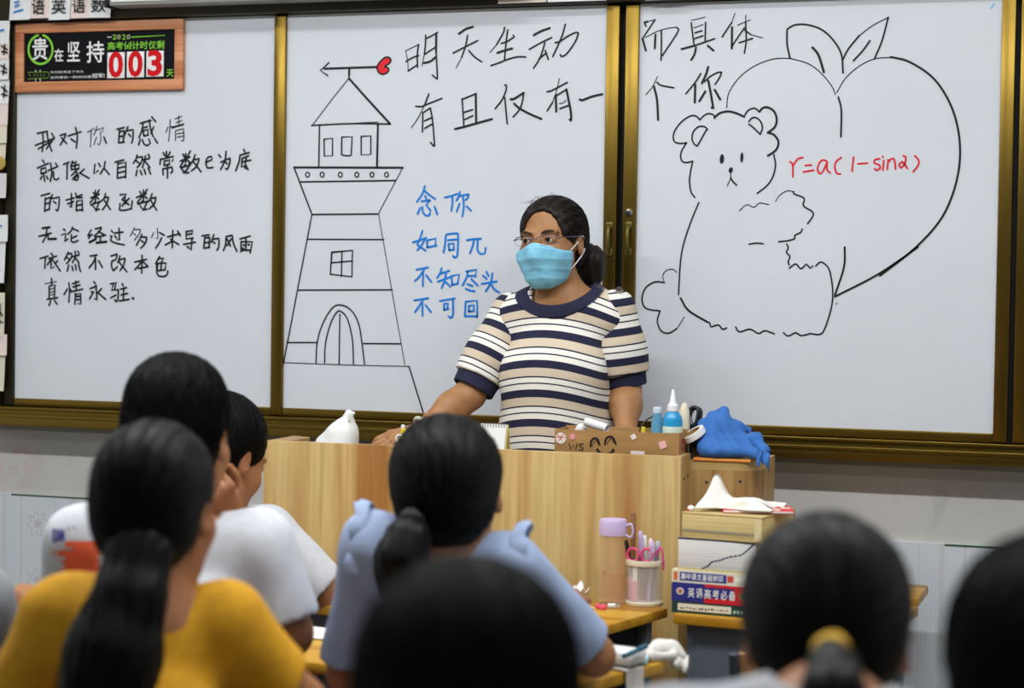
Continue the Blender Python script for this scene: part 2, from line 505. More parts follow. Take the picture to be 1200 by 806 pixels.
# ------------------------------------------------------------------ people
def skin_mat(name, c, c2):
    m = noisy(name, c, c2, (30, 30, 30), rough=0.5, spec=0.35)
    BS(m).inputs['Subsurface Weight'].default_value = 0.12
    BS(m).inputs['Subsurface Radius'].default_value = (0.012, 0.005, 0.003)
    BS(m).inputs['Subsurface Scale'].default_value = 0.6
    return m
M_SKIN = skin_mat('skin_warm', rgb(166, 120, 80), rgb(154, 108, 68))
M_SKIN2 = skin_mat('skin_tan', rgb(164, 112, 76), rgb(152, 100, 66))
M_HAIR = noisy('black_hair', rgb(5, 5, 6), rgb(11, 10, 11), (60, 60, 25), rough=0.5, spec=0.14)
M_HAIRB = noisy('brown_black_hair', rgb(18, 13, 11), rgb(34, 25, 21), (70, 70, 25), rough=0.5, spec=0.25)
M_EYE = mat('eye_white', rgb(226, 220, 214), 0.25)
M_IRIS = mat('dark_iris', rgb(24, 16, 14), 0.12)
M_TROUSER = mat('dark_trousers', rgb(34, 36, 46), 0.85)
M_SHOE = mat('dark_shoe', rgb(30, 30, 32), 0.6)

def head_frame(psi, nod=0.0, roll=0.0):
    """psi 0 faces -Y, 180 faces +Y (towards the board); nod > 0 looks down"""
    return rotz(math.radians(psi)) @ rotx(math.radians(nod)) @ roty(math.radians(roll))
HEAD_W = 1.0
def head_prims(Hc, R, s=1.0):
    L = lambda x, y, z: Hc + R @ (V(x * HEAD_W, y, z) * s)
    e = lambda c, r, k=0.02, sub=0, Rl=None: Ell(L(*c), V(r[0] * HEAD_W, r[1], r[2]) * s, R if Rl is None else R @ Rl, k * s, sub)
    P = [e((0, .018, .034), (.073, .092, .083), .02), e((0, -.022, -.03), (.062, .070, .082), .03),
         e((0, -.034, -.074), (.046, .048, .040), .03), e((0, -.066, -.096), (.019, .016, .015), .02)]
    for sx in (-1, 1):
        P += [e((sx * .036, -.056, -.028), (.027, .026, .026), .025),
              e((sx * .028, -.074, .028), (.022, .014, .009), .014),
              e((sx * .031, -.096, .008), (.020, .017, .012), .012, 1),
              e((sx * .031, -.0755, .008), (.0155, .0125, .0135), .004),
              Ell(L(sx * .031, -.0885, .0075), V(.0125, .007, .0042) * s, R, .003 * s, 1),
              e((sx * .074, .010, -.008), (.0085, .019, .031), .008, 0, rotz(sx * .35) @ rotx(-.12)),
              e((sx * .082, .004, -.004), (.006, .010, .017), .005, 1, rotz(sx * .35))]
    P += [C(L(0, -.086, .012), L(0, -.106, -.030), .0075 * s, .0115 * s, .012 * s)]
    for sx in (-1, 1): P.append(e((sx * .0125, -.097, -.034), (.008, .009, .007), .007))
    P += [e((0, -.089, -.058), (.022, .010, .0055), .006), e((0, -.087, -.068), (.019, .010, .0065), .006),
          e((0, -.100, -.063), (.024, .008, .0014), .003, 1)]
    return P
def face_ground(Hc, R, s=1.0, t=0.0):
    L = lambda x, y, z: Hc + R @ (V(x * HEAD_W, y, z) * s)
    return [Ell(L(0, -.022, -.03), V(.062 * HEAD_W, .070, .082) * s + t, R, .03), Ell(L(0, -.034, -.074), V(.048 * HEAD_W, .050, .042) * s + t, R, .03), Ell(L(0, -.066, -.092), V(.026 * HEAD_W, .020, .020) * s + t, R, .03),
            Ell(L(0, -.06, -.035), V(.045, .035, .04) * s + t, R, .03), Ell(L(.036, -.056, -.028), V(.027, .026, .026) * s + t, R, .025), Ell(L(-.036, -.056, -.028), V(.027, .026, .026) * s + t, R, .025), C(L(0, -.088, .010), L(0, -.100, -.030), .008 * s + t, .012 * s + t, .03)]
def hair_prims(Hc, R, s, style):
    L = lambda x, y, z: Hc + R @ (V(x * HEAD_W, y, z) * s)
    e = lambda c, r, k=0.02, sub=0, Rl=None: Ell(L(*c), V(r[0] * HEAD_W, r[1], r[2]) * s, R if Rl is None else R @ Rl, k * s, sub)
    P = [e((0, .020, .038), (.083, .100, .091), .02)]
    if style == 'short':
        P += [e((0, .040, -.012), (.076, .076, .080), .03), e((0, .03, .075), (.066, .08, .058), .03)]
    else:
        P += [e((0, .044, -.016), (.072, .072, .078), .03)]
    P += [e((0, -.120, .014), (.072, .090, .102), .010, 1)] if style == 'back' else [e((0, -.118, -.012), (.068, .086, .086), .012, 1)]
    if style in ('short',):
        P += [e((0, -.05, -.085), (.12, .075, .07), .02, 1), e((0, .06, -.13), (.1, .1, .045), .015, 1)]
    else:
        P += [e((0, -.055, -.085), (.12, .080, .075), .02, 1)]
    for sx in (-1, 1): P.append(e((sx * .090, .000, -.018), (.028, .028, .038), .010, 1))
    return P
def strands(mb, prims, Hc, R, s, start, end_dir, n, seed, rad=0.0006, lift=0.0008, segs=10, spread=0.0):
    """fine hairs lying over the hair surface from many start directions towards one direction (the tie, or the crown)"""
    rn = np.random.RandomState(seed)
    c0 = V(0, .025, .02)
    D0 = np.array([unit(start(rn)) for _ in range(n)])
    De = unit(end_dir)
    T = np.linspace(0, 1, segs)
    ends = np.array([unit(De + rn.randn(3) * spread) for _ in range(n)])
    om = np.arccos(np.clip((D0 * ends).sum(1), -.999, .999))
    Pt = []
    for t in T:
        a = np.sin((1 - t) * om) / np.sin(om); b = np.sin(t * om) / np.sin(om)
        Pt.append(D0 * a[:, None] + ends * b[:, None])
    Dn = np.stack(Pt, 1).reshape(-1, 3)
    dW = (R @ Dn.T).T; O = Hc + R @ (c0 * s)
    r = np.full(len(dW), 0.17 * s)
    for _ in range(24):
        r = np.clip(r - np.clip(points_d(prims, O + dW * r[:, None]), -.02, .02) * .8, .01, .2)
    r = r + rn.randn(len(r)) * 0.0003
    lf = np.repeat(rn.uniform(-.5, 1.0, n) * lift, segs)
    Pw = (O + dW * (r + lf)[:, None]).reshape(n, segs, 3)
    ok = points_d(prims, Pw.reshape(-1, 3)).reshape(n, segs)
    for i in range(n):
        good = np.abs(ok[i]) < 0.006
        run = Pw[i][good]
        if len(run) < 4: continue
        rr = [rad * (0.4 + 0.9 * math.sin(math.pi * min(k / (len(run) - 1) * .9 + .1, 1))) for k in range(len(run))]
        mb.tube(run, rr, 3, caps=False)
def tail_strands(mb, pts, rads, n, seed, rad=0.0007):
    rn = np.random.RandomState(seed); m = len(pts)
    for i in range(n):
        a = rn.uniform(0, 6.28); q = rn.uniform(.75, 1.06)
        line = []
        ln = rn.randint(max(m - 3, 2), m + 1)
        for k in range(ln):
            t = unit(pts[min(k + 1, m - 1)] - pts[max(k - 1, 0)]); u = unit(np.cross(t, V(0.3, 1, 0.1))); w = np.cross(t, u)
            aa = a + 0.25 * k / m
            line.append(pts[k] + rads[k] * q * (u * math.cos(aa) + w * math.sin(aa)))
        mb.tube(smooth_line(line, 3), rad, 3, caps=False)

def hand_prims(wr, d, up, side, curl=0.4, s=1.0, spread=0.12):
    """wr wrist, d finger direction, up back of the hand, side: +1 thumb towards cross(d, up)"""
    d = unit(d); up = unit(up - d * (up @ d)); t = np.cross(d, up) * side
    P = []
    pw = wr + d * .012 * s
    for i in range(4):                                      # palm: four metacarpals
        off = (1.5 - i) * .0195 * s
        kn = wr + d * (.083 - .004 * abs(i - 1) - .004 * (i == 3)) * s + t * off
        P.append(C(pw + t * off * .55, kn, .0135 * s, .0105 * s, .012))
        ln = [.040, .045, .041, .031][i] * s
        dirn = unit(d + t * (1.5 - i) * spread); p = kn; ang = curl * .6
        for j, (f, rr) in enumerate(((1.0, .0092), (.62, .0084), (.5, .0074))):
            q = p + (dirn * math.cos(ang) - up * math.sin(ang)) * ln * f
            P.append(C(p, q, rr * 1.04 * s, rr * .94 * s, .004)); p = q; ang += curl
    b = wr + d * .022 * s + t * .022 * s - up * .004 * s     # thumb from the side of the palm
    k1 = b + (d * .6 + t * .75 - up * .2) * .036 * s
    k2 = k1 + unit(d * .9 + t * .3 - up * .25) * .030 * s
    k3 = k2 + unit(d * 1.0 - t * .05 - up * .3) * .024 * s
    P += [C(b, k1, .0150 * s, .0115 * s, .012), C(k1, k2, .0108 * s, .0098 * s, .004), C(k2, k3, .0096 * s, .0078 * s, .004)]
    return P

def body_prims(J, w=1.0, girth=1.0):
    """J: hip, chestc, neck, sl, sr, el, er, wl, wr (+ kl, kr, al, ar). Returns tagged shapes."""
    out = []
    ax = unit(J['neck'] - J['hip']); lat = unit(J['sr'] - J['sl']); fr = unit(np.cross(lat, ax)); 
    R = np.stack([lat, fr, np.cross(lat, fr)], 1)
    H = np.linalg.norm(J['neck'] - J['hip']); at = lambda t, f=0.0: J['hip'] + (J['neck'] - J['hip']) * t + fr * f
    sw = np.linalg.norm(J['sr'] - J['sl'])
    g = girth
    out += [('torso', Ell(at(-.02), (.158 * g, .118 * g, .100), R, .06)), ('torso', Ell(at(.30), (.132 * g, .105 * g, .15), R, .06)),
            ('torso', Ell(at(.62, -.0), (sw * .44, .108 * g, H * .30), R, .06)),
            ('torso', C(J['sl'] + lat * .02 - ax * .02, J['sr'] - lat * .02 - ax * .02, .056 * w, .056 * w, .05)),
            ('torso', C(J['neck'] - ax * .02, J['sl'] + ax * .0 + lat * .02, .050, .046 * w, .04)), ('torso', C(J['neck'] - ax * .02, J['sr'] - lat * .02, .050, .046 * w, .04))]
    for a in 'lr':
        s_, e_, wv = J['s' + a], J['e' + a], J['w' + a]
        mid = s_ + (e_ - s_) * .45
        out += [('arm' + a, C(s_, mid, .051 * w, .046 * w, .03)), ('arm' + a, C(mid, e_, .046 * w, .0375 * w, .03)),
                ('fore', C(e_, e_ + (wv - e_) * .35, .0385 * w, .040 * w, .03)), ('fore', C(e_ + (wv - e_) * .35, wv, .040 * w, .0255 * w, .03))]
        out += [('leg', C(J['hip'] + lat * (.085 if a == 'r' else -.085), J['k' + a], .085 * g, .056, .05)), ('leg', C(J['k' + a], J['a' + a], .056, .037, .03)),
                ('foot', C(J['a' + a] - V(0, 0, .035), J['a' + a] - V(0, 0, .045) + unit(J['fwd']) * .13, .036, .030, .02))]
    return out, R
# ------------------------------------------------------------------ the room
XL, XR, YB = -4.3, 2.7, -7.2
WALLY = 0.05
def struct(name, mb, m, **kw):
    o = mb.build(name, m, None, smooth=False); o['kind'] = 'structure'; return o

M_FLOOR = noisy('terrazzo', rgb(150, 148, 142), rgb(120, 118, 114), (60, 60, 60), rough=0.4, detail=6)
struct('floor', MB().box((XL, YB, -0.1), (XR, WALLY + .2, 0)), M_FLOOR)
M_CEIL = mat('ceiling_paint', rgb(228, 228, 224), 0.9)
struct('ceiling', MB().box((XL, YB, CEIL), (XR, WALLY + .2, CEIL + .1)), M_CEIL)

def wall_paint():
    m = noisy('wall_plaster', rgb(205, 204, 202), rgb(192, 190, 188), (2.2, 2.2, 3.5), rough=0.85, detail=6, bump=0.15, bscale=(70, 70, 70))
    out = BS(m).inputs['Base Color'].links[0].from_socket
    # scuffs and a faded pink smear on the plaster
    n = nd(m, 'ShaderNodeTexNoise'); n.inputs['Scale'].default_value = 1.0; n.inputs['Detail'].default_value = 7
    lk(m, objcoord(m, (18, 18, 9)), n.inputs['Vector'])
    r = ramp(m, [(0.60, (0, 0, 0, 1)), (0.78, (1, 1, 1, 1))]); lk(m, n.outputs['Fac'], r.inputs['Fac'])
    mx = nd(m, 'ShaderNodeMix', data_type='RGBA'); mx.inputs[7].default_value = rgb(150, 146, 142)
    mm = nd(m, 'ShaderNodeMath', operation='MULTIPLY'); mm.inputs[1].default_value = 0.35
    lk(m, r.outputs['Color'], mm.inputs[0]); lk(m, mm.outputs[0], mx.inputs[0]); lk(m, out, mx.inputs[6])
    t = nd(m, 'ShaderNodeTexCoord'); vm = nd(m, 'ShaderNodeVectorMath', operation='DISTANCE'); vm.inputs[1].default_value = (-2.86, WALLY, 0.945)
    lk(m, t.outputs['Object'], vm.inputs[0])
    r3 = ramp(m, [(0.0, (1, 1, 1, 1)), (0.13, (0, 0, 0, 1))]); lk(m, vm.outputs['Value'], r3.inputs['Fac'])
    n3 = nd(m, 'ShaderNodeTexNoise'); n3.inputs['Scale'].default_value = 1.0; n3.inputs['Detail'].default_value = 6
    lk(m, objcoord(m, (26, 26, 26)), n3.inputs['Vector'])
    r4 = ramp(m, [(0.42, (0, 0, 0, 1)), (0.62, (.75, .75, .75, 1))]); lk(m, n3.outputs['Fac'], r4.inputs['Fac'])
    m4 = nd(m, 'ShaderNodeMath', operation='MULTIPLY'); lk(m, r3.outputs['Color'], m4.inputs[0]); lk(m, r4.outputs['Color'], m4.inputs[1])
    mx2 = nd(m, 'ShaderNodeMix', data_type='RGBA'); mx2.inputs[7].default_value = rgb(206, 160, 176)
    lk(m, m4.outputs[0], mx2.inputs[0]); lk(m, mx.outputs[2], mx2.inputs[6]); lk(m, mx2.outputs[2], BS(m).inputs['Base Color'])
    return m
M_WALL = wall_paint()
struct('wall_front', MB().box((XL, WALLY, 0), (XR, WALLY + .2, CEIL)), M_WALL)
M_SIDEWALL = mat('side_wall_paint', rgb(214, 214, 210), 0.85)
struct('wall_left', MB().box((XL - .15, YB, 0), (XL, WALLY + .2, CEIL)), M_SIDEWALL)
struct('wall_right', MB().box((XR, YB, 0), (XR + .15, WALLY + .2, CEIL)), M_SIDEWALL)

def wallpaper():
    m = mat('wallpaper', rgb(200, 204, 212), 0.8)
    t = nd(m, 'ShaderNodeTexCoord'); sx = nd(m, 'ShaderNodeSeparateXYZ'); lk(m, t.outputs['Object'], sx.inputs[0])
    def math_(op, a, b=None, c=None):
        n = nd(m, 'ShaderNodeMath', operation=op)
        for i, q in enumerate((a, b, c)):
            if q is None: continue
            if isinstance(q, (int, float)): n.inputs[i].default_value = q
            else: lk(m, q, n.inputs[i])
        return n.outputs[0]
    X, Z = sx.outputs['X'], sx.outputs['Z']
    u = math_('MODULO', math_('ADD', X, 10.0 + .0375), 0.1146 * 2)
    line = lambda c, w: math_('LESS_THAN', math_('ABSOLUTE', math_('SUBTRACT', u, c)), w)
    wob = math_('MULTIPLY', math_('SINE', math_('MULTIPLY', Z, 330.0)), 0.0055)
    lace = math_('LESS_THAN', math_('ABSOLUTE', math_('SUBTRACT', math_('SUBTRACT', u, 0.0573), wob)), 0.0018)
    lace2 = math_('LESS_THAN', math_('ABSOLUTE', math_('SUBTRACT', math_('ADD', u, wob), 0.0573)), 0.0018)
    fine = math_('LESS_THAN', math_('MODULO', math_('ADD', X, 10.0), 0.0125), 0.0016)
    zz = math_('SUBTRACT', math_('MODULO', math_('ADD', Z, 0.02), 0.17), 0.085)
    du = math_('SUBTRACT', u, 0.172)
    rr = math_('SQRT', math_('ADD', math_('MULTIPLY', du, du), math_('MULTIPLY', zz, zz)))
    ang = math_('ARCTAN2', zz, du)
    pet = math_('ADD', 0.030, math_('MULTIPLY', math_('SINE', math_('MULTIPLY', ang, 8.0)), 0.006))
    ros = math_('LESS_THAN', math_('ABSOLUTE', math_('SUBTRACT', rr, pet)), 0.0028)
    heart = math_('LESS_THAN', rr, math_('ADD', 0.012, math_('MULTIPLY', math_('SINE', math_('MULTIPLY', ang, 5.0)), 0.003)))
    cur = None
    base = nd(m, 'ShaderNodeRGB'); base.outputs[0].default_value = rgb(199, 204, 211); cur = base.outputs[0]
    for f, col, a in ((fine, rgb(188, 194, 202), .6), (line(0.0, .0016), rgb(196, 172, 166), .8), (line(0.1146, .0016), rgb(196, 172, 166), .8),
                      (lace, rgb(186, 178, 176), .8), (lace2, rgb(186, 178, 176), .8), (ros, rgb(184, 172, 172), .7), (heart, rgb(176, 156, 178), .6)):
        mx = nd(m, 'ShaderNodeMix', data_type='RGBA'); mx.inputs[7].default_value = col
        lk(m, math_('MULTIPLY', f, a), mx.inputs[0]); lk(m, cur, mx.inputs[6]); cur = mx.outputs[2]
    lk(m, cur, BS(m).inputs['Base Color'])
    return m
M_PAPER = wallpaper()
dado = MB().box((XL, WALLY - .004, 0), (XR, WALLY, 0.83)); struct('trim_1', dado, M_PAPER)
edge = MB()
rn = random.Random(3); x = XL
while x < XR:                                                # the worn green edge of the wallpaper
    w = rn.uniform(.05, .5); h = rn.uniform(.002, .006)
    edge.box((x, WALLY - .0055, .8305 - h), (x + w, WALLY - .003, .8305)); x += w + rn.choice([.0, .0, .04, .15])
struct('trim_2', edge, mat('green_tape', rgb(44, 84, 60), 0.7))
struct('baseboard_front', MB().box((XL, WALLY - .016, 0), (XR, WALLY - .0045, .1)), mat('baseboard_paint', rgb(92, 80, 70), 0.6))
# shallow conduit ledge under the board
struct('trim_3', MB().box((-3.05, WALLY - .018, 1.022), (1.2, WALLY, 1.036), .002), mat('ledge_grey', rgb(150, 146, 140), .7))

M_TUBE = mat('lit_tube', rgb(255, 253, 246), 0.4)
BS(M_TUBE).inputs['Emission Color'].default_value = (1, .985, .95, 1); BS(M_TUBE).inputs['Emission Strength'].default_value = 5.0
rows = ['over the front row of desks', 'over the second row of desks', 'over the back of the room']
for k, (lx, ly) in enumerate(LAMPS):
    where = 'near the board' if ly > -2 else ('over the middle rows' if ly > -3.5 else 'towards the back')
    side = {-2.6: 'on the window side', -1.1: 'above the podium aisle', 0.4: 'above the door side', -2.0: 'on the window side', 0.3: 'on the door side'}[lx]
    t = thing('ceiling_light', (lx, ly, CEIL), 'white fluorescent ceiling light %s %s' % (where, side), 'ceiling light', 'fluorescent ceiling lights')
    MB().box((lx - .64, ly - .06, CEIL - .045), (lx + .64, ly + .06, CEIL), .006).build('housing', mat('lamp_white', rgb(235, 235, 232), .5), t)
    for dy in (-.03, .03):
        MB().tube([(lx - .6, ly + dy, CEIL - .075), (lx + .6, ly + dy, CEIL - .075)], .013, 12).build('fluorescent_tube', M_TUBE, t)
    for sx in (-1, 1):
        MB().box((lx + sx * .61 - .012, ly - .05, CEIL - .095), (lx + sx * .61 + .012, ly + .05, CEIL - .044), .003).build('lamp_holder', MATS['lamp_white'], t)

# ------------------------------------------------------------------ the sliding whiteboards
ZB, ZT = 1.12, 2.22
fr = thing('board_frame', (-.95, WALLY, 1.04), 'long bronze aluminium frame with rails that carries the sliding whiteboards on the wall', 'board frame')
MB().box((-2.885, .030, 1.05), (1.06, WALLY, 2.30)).build('back_panel', mat('frame_back', rgb(30, 30, 30), .7), fr, smooth=False)
rail = MB().box((-2.90, -.030, 1.0415), (1.08, .030, 1.0950), .003)
rail.box((-2.90, -.052, 1.0415), (1.08, -.028, 1.074), .004); rail.box((-2.90, -.056, 1.066), (1.08, -.05, 1.0765), .002)
rail.box((-2.90, -.040, 1.088), (1.08, -.028, 1.0965), .002)
rail.build('bottom_rail', M_BRONZE, fr)
MB().box((-2.90, -.034, 2.222), (1.08, .030, 2.32), .004).build('top_rail', M_BRONZE_SHADED, fr)
MB().box((-2.905, -.03, 1.0415), (-2.852, .030, 2.32), .004).build('side_post', M_BRONZE_SHADED, fr)
MB().box((1.055, -.03, 1.0415), (1.10, .030, 2.32), .004).build('side_post', M_BRONZE, fr)

def panel(x0, x1, stile_l, stile_r, label, handles=(), ml=M_BRONZE, mr=M_BRONZE):
    t = thing('whiteboard', ((x0 + x1) / 2, .014, ZB - .02), label, 'whiteboard', 'sliding whiteboard panels')
    MB().box((x0, 0, ZB), (x1, .014, ZT), .0).build('writing_surface', M_BOARD, t, smooth=False)
    if stile_l: MB().box((x0 - stile_l, -.012, ZB - .021), (x0, .018, ZT - .004), .0025).build('stile', ml, t)
    if stile_r: MB().box((x1, -.012, ZB - .021), (x1 + stile_r, .018, ZT - .004), .0025).build('stile', mr, t)
    MB().box((x0, -.008, ZB - .0225), (x1, .018, ZB), .002).build('lower_rail', M_BRONZE, t)
    for hx, z0, z1 in handles:
        h = MB(); zs = np.linspace(z0 + .012, z1 - .012, 9)
        h.tube([(hx, -.013, z0 + .006)] + [(hx, -.013 - .016 * math.sin(math.pi * (k + .5) / 9) ** .4, z) for k, z in enumerate(zs)] + [(hx, -.013, z1 - .006)], .0055, 10)
        h.box((hx - .009, -.016, z0 - .004), (hx + .009, -.012, z0 + .014), .003); h.box((hx - .009, -.016, z1 - .014), (hx + .009, -.012, z1 + .004), .003)
        ho = h.build('pull_handle', mat('handle_bronze', rgb(104, 94, 40), .45, .6), t)
        for zz in (z0 + .004, z1 - .004):
            MB().lathe([(0, -.0025), (.003, -.002), (.0042, 0)], (hx, -.016, zz), 14, M=rotx(-math.pi / 2) @ rotx(math.pi)).build('screw', M_CHROME, ho)
    return t
hz = lambda x, ya, yb: (atY(x, yb, -.012)[2], atY(x, ya, -.012)[2])
z0, z1 = hz(713.6, 262, 298)
P1 = panel(-2.813, -1.984, .034, 0, 'first whiteboard from the windows, with black verses in six lines under a countdown sign', ml=M_BRONZE_SHADED)
P2 = panel(-1.947, -1.019, .035, .036, 'whiteboard with a drawn tower, big black words and blue verses behind the teacher', [(-1.0005, z0, z1)])
P3 = panel(-.930, 0.0, .036, .034, 'whiteboard with a drawn teddy bear hugging a heart and a red formula', [(-.948, z0 + .001, z1 + .001)])
P4 = panel(.084, 1.0, .037, .034, 'whiteboard at the frame edge beyond the teddy bear drawing, mostly out of view')
lc = atY(737, 249, -.013)
lkm = MB().lathe([(0, .004), (.003, .004), (.004, .0055), (.0085, .005), (.0115, 0), (.0115, -.003)], (lc[0], -.013, lc[2]), 24, M=rotx(math.pi / 2))
lko = lkm.build('lock', M_CHROME, P3)
MB().box((lc[0] - .001, -.0195, lc[2] - .004), (lc[0] + .001, -.0165, lc[2] + .004)).build('keyhole', M_BLACKP, lko)

# ---- what is written and drawn
def lines_of(n, pick):
    ms = [MB() for _ in range(n)]
    f = lambda x, y: ms[pick(x, y)]
    f.ms = ms
    return f
def build_lines(f, m, parent, what):
    for i, q in enumerate(f.ms): tag(q.build('handwritten_line', m, parent, smooth=False), '%s line of %s' % (('first', 'second', 'third', 'fourth', 'fifth', 'sixth')[i], what))
b1 = lines_of(6, lambda x, y: (0 if y + .06 * (x - 40) < 183 else 1) if y + .06 * (x - 40) < 218 else (2 if y < 258 else (3 if y < 294 + (x - 45) * .03 else (4 if y < 326 else 5))))
J_ = ('110 210 205 190/160 205 165 300 155 380/90 322 180 290 270 255/120 355 230 290/200 200 215 290 245 375/245 210 270 255/262 260 195 355/'
 '325 228 380 212 360 260 325 318/335 250 385 305/398 235 520 195/468 155 485 240 475 348/425 262 465 290/'
 't 580 200 640 165/t 615 185 608 340/t 668 145 640 230/t 660 180 735 155 715 200/t 700 195 705 270 690 320 675 308/t 665 245 640 318/735 245 757 302/'
 '855 172 925 155/880 180 872 300/880 195 925 185/925 190 915 295/880 242 920 232/872 300 925 290/960 148 930 225/950 185 1010 175 1005 260 995 300/965 215 985 240/'
 '158 460 175 485/110 535 215 490/145 545 145 585/145 545 190 530 190 570/145 588 195 575/170 590 180 660/155 610 140 640/195 610 210 640/235 490 245 580 232 660/210 560 290 525/262 570 265 630 290 645 310 630/280 490 300 520/'
 '355 500 410 480/390 495 388 638/440 470 425 515/440 490 480 475 465 500/425 520 430 550/425 520 505 500 495 540/430 550 500 540/465 510 460 545/480 555 430 605/470 570 495 610 485 650 460 645/485 585 440 640/490 600 455 640/550 545 510 580/505 580 595 630/'
 '650 500 640 590 680 560/685 490 700 520/745 475 735 530 700 590/735 535 785 595/'
 '838 480 920 458/865 490 860 630/865 495 940 480 938 625/870 535 930 522/870 580 930 565/860 630 935 615')
ink(b1, J_, 30, 130, 8, 2.3)
ink(b1, ('275 115 375 88/300 120 290 180 262 250/300 160 340 148/300 180 310 235/300 185 350 175 345 225/310 235 350 225/360 85 370 160 395 240/400 150 375 210/382 55 420 100/275 265 260 318/295 270 310 310 340 325 370 300 355 265/408 255 435 300/'
 't 555 80 550 180 540 285/t 535 150 515 205/t 560 140 590 160/t 600 75 665 50/t 610 110 665 90/t 635 45 638 130/570 155 680 125/t 605 185 605 278/t 605 185 680 165 685 240 680 280 660 275/t 620 215 675 205/t 620 245 680 235/'
 '245 415 235 450 210 490/240 435 300 430 280 490 245 530/235 465 265 490/300 460 360 445/325 420 310 480 295 530/320 470 365 530/350 405 362 435/245 555 235 605/275 560 290 598/310 545 325 590/350 535 372 590/'
 '490 390 505 420/520 380 520 430/555 385 535 425/465 450 460 500/465 455 590 425 575 470/500 470 500 510/500 470 550 460 545 500/500 512 550 500/485 545 490 600/485 545 575 525 575 570 560 580/530 500 530 630/'
 '675 405 690 435/745 375 715 430/650 470 740 430/700 400 700 480/700 440 650 520/705 450 740 480/700 500 660 545 700 580 730 575/650 530 740 510/735 490 720 540 680 580/790 410 770 460 745 500/770 460 830 445 800 520 755 560/775 480 845 570/'
 '895 480 950 455 940 425 905 440 890 490 905 535 955 530/'
 '1010 410 1030 435/1080 380 1070 460 1030 548/1030 480 1120 440 1110 500 1090 550 1075 540/1070 475 1090 495'), 130, 130, 8, 2.3)
ink(b1, '845 120 855 145/810 175 895 150/810 178 800 240 770 320/830 205 890 180/830 210 825 290 850 275/825 240 910 220/870 195 860 250 885 310/855 285 860 300', 180, 160, 8, 2.3)
ink(b1, ('145 115 225 92/185 135 178 260/185 145 235 130/235 140 220 245/185 190 230 180/178 255 225 240/250 105 225 180/250 140 318 128 310 220 300 258 285 245/262 168 285 185/'
 '380 155 455 135/430 95 430 225 415 215/395 190 450 170/470 90 475 135 530 130/530 105 475 125/480 165 475 255/480 165 530 155 532 255/485 205 528 198/478 252 535 245/'
 '635 85 650 105/690 60 665 105/610 135 690 100/655 65 655 160/655 115 605 180/660 120 685 145/655 165 625 200 660 250 690 240/610 200 695 170/690 170 660 255/750 95 735 140 700 170/735 135 780 125 760 190 720 245/740 160 795 245/'
 '885 105 945 98 905 150/930 120 935 190/905 150 925 165/970 140 945 165/945 180 970 200/920 185 905 210/885 190 880 250 930 250 990 235/1000 165 990 240/'
 'b 158 418 225 410/125 495 190 478 240 465/200 420 190 490 160 550/b 210 490 210 520 285 518/'
 '355 425 370 440/340 480 375 465 370 545 395 520/440 410 425 445 395 475/435 420 495 445/480 490 430 515/430 480 425 540 450 550 490 535/'
 '615 435 580 490 620 480 590 515/b 600 550 660 520/585 490 625 478/655 425 715 410 690 450 645 490/680 450 750 485/650 500 730 490/700 500 700 550/b 665 555 758 545/'
 '805 440 815 455/830 465 912 455/875 420 880 530 860 525/838 490 850 510/795 490 810 490 795 535 850 560 925 575/'
 't 1020 412 1000 455 978 495/t 1015 430 1080 430 1060 480 1020 530/t 1010 465 1035 485/1090 475 1070 520 1040 575/1085 500 1138 505 1120 560 1080 605/1085 535 1105 550'), 30, 215, 8, 2.3)
ink(b1, ('510 75 525 100/580 55 550 100/480 130 570 95/545 60 545 150/540 110 490 175/550 115 580 140/545 155 505 195 540 245 580 240/490 190 590 165/580 170 545 250/625 95 610 140 590 170/610 140 665 130 645 190 600 235/615 160 668 250/'
 't 675 420 680 520 660 510/t 640 460 620 505/695 460 740 485/715 510 690 560 660 605/'
 '770 500 885 470/820 440 815 600/865 445 890 490/800 520 810 540/805 545 750 575/825 540 875 570/'
 '945 450 1010 440 1000 470 945 480/945 450 945 520 1010 510/920 570 1030 550/1000 520 990 625 970 600/955 590 965 600'), 100, 215, 8, 2.3)
ink(b1, ('535 210 600 200/560 225 550 325/560 230 605 225/605 235 600 320/560 275 600 270/550 325 605 318/645 200 620 270/640 240 695 235 690 310 675 345/640 265 655 280/'
 '760 220 755 290 735 348/765 215 820 205 825 270 860 355/770 240 800 305/805 240 770 300/'
 '890 240 985 212/900 265 900 360/900 265 1005 265 985 370/945 240 945 345/920 295 930 300/915 325 925 330/965 290 978 295/905 345 990 345'), 170, 250, 8, 2.3)
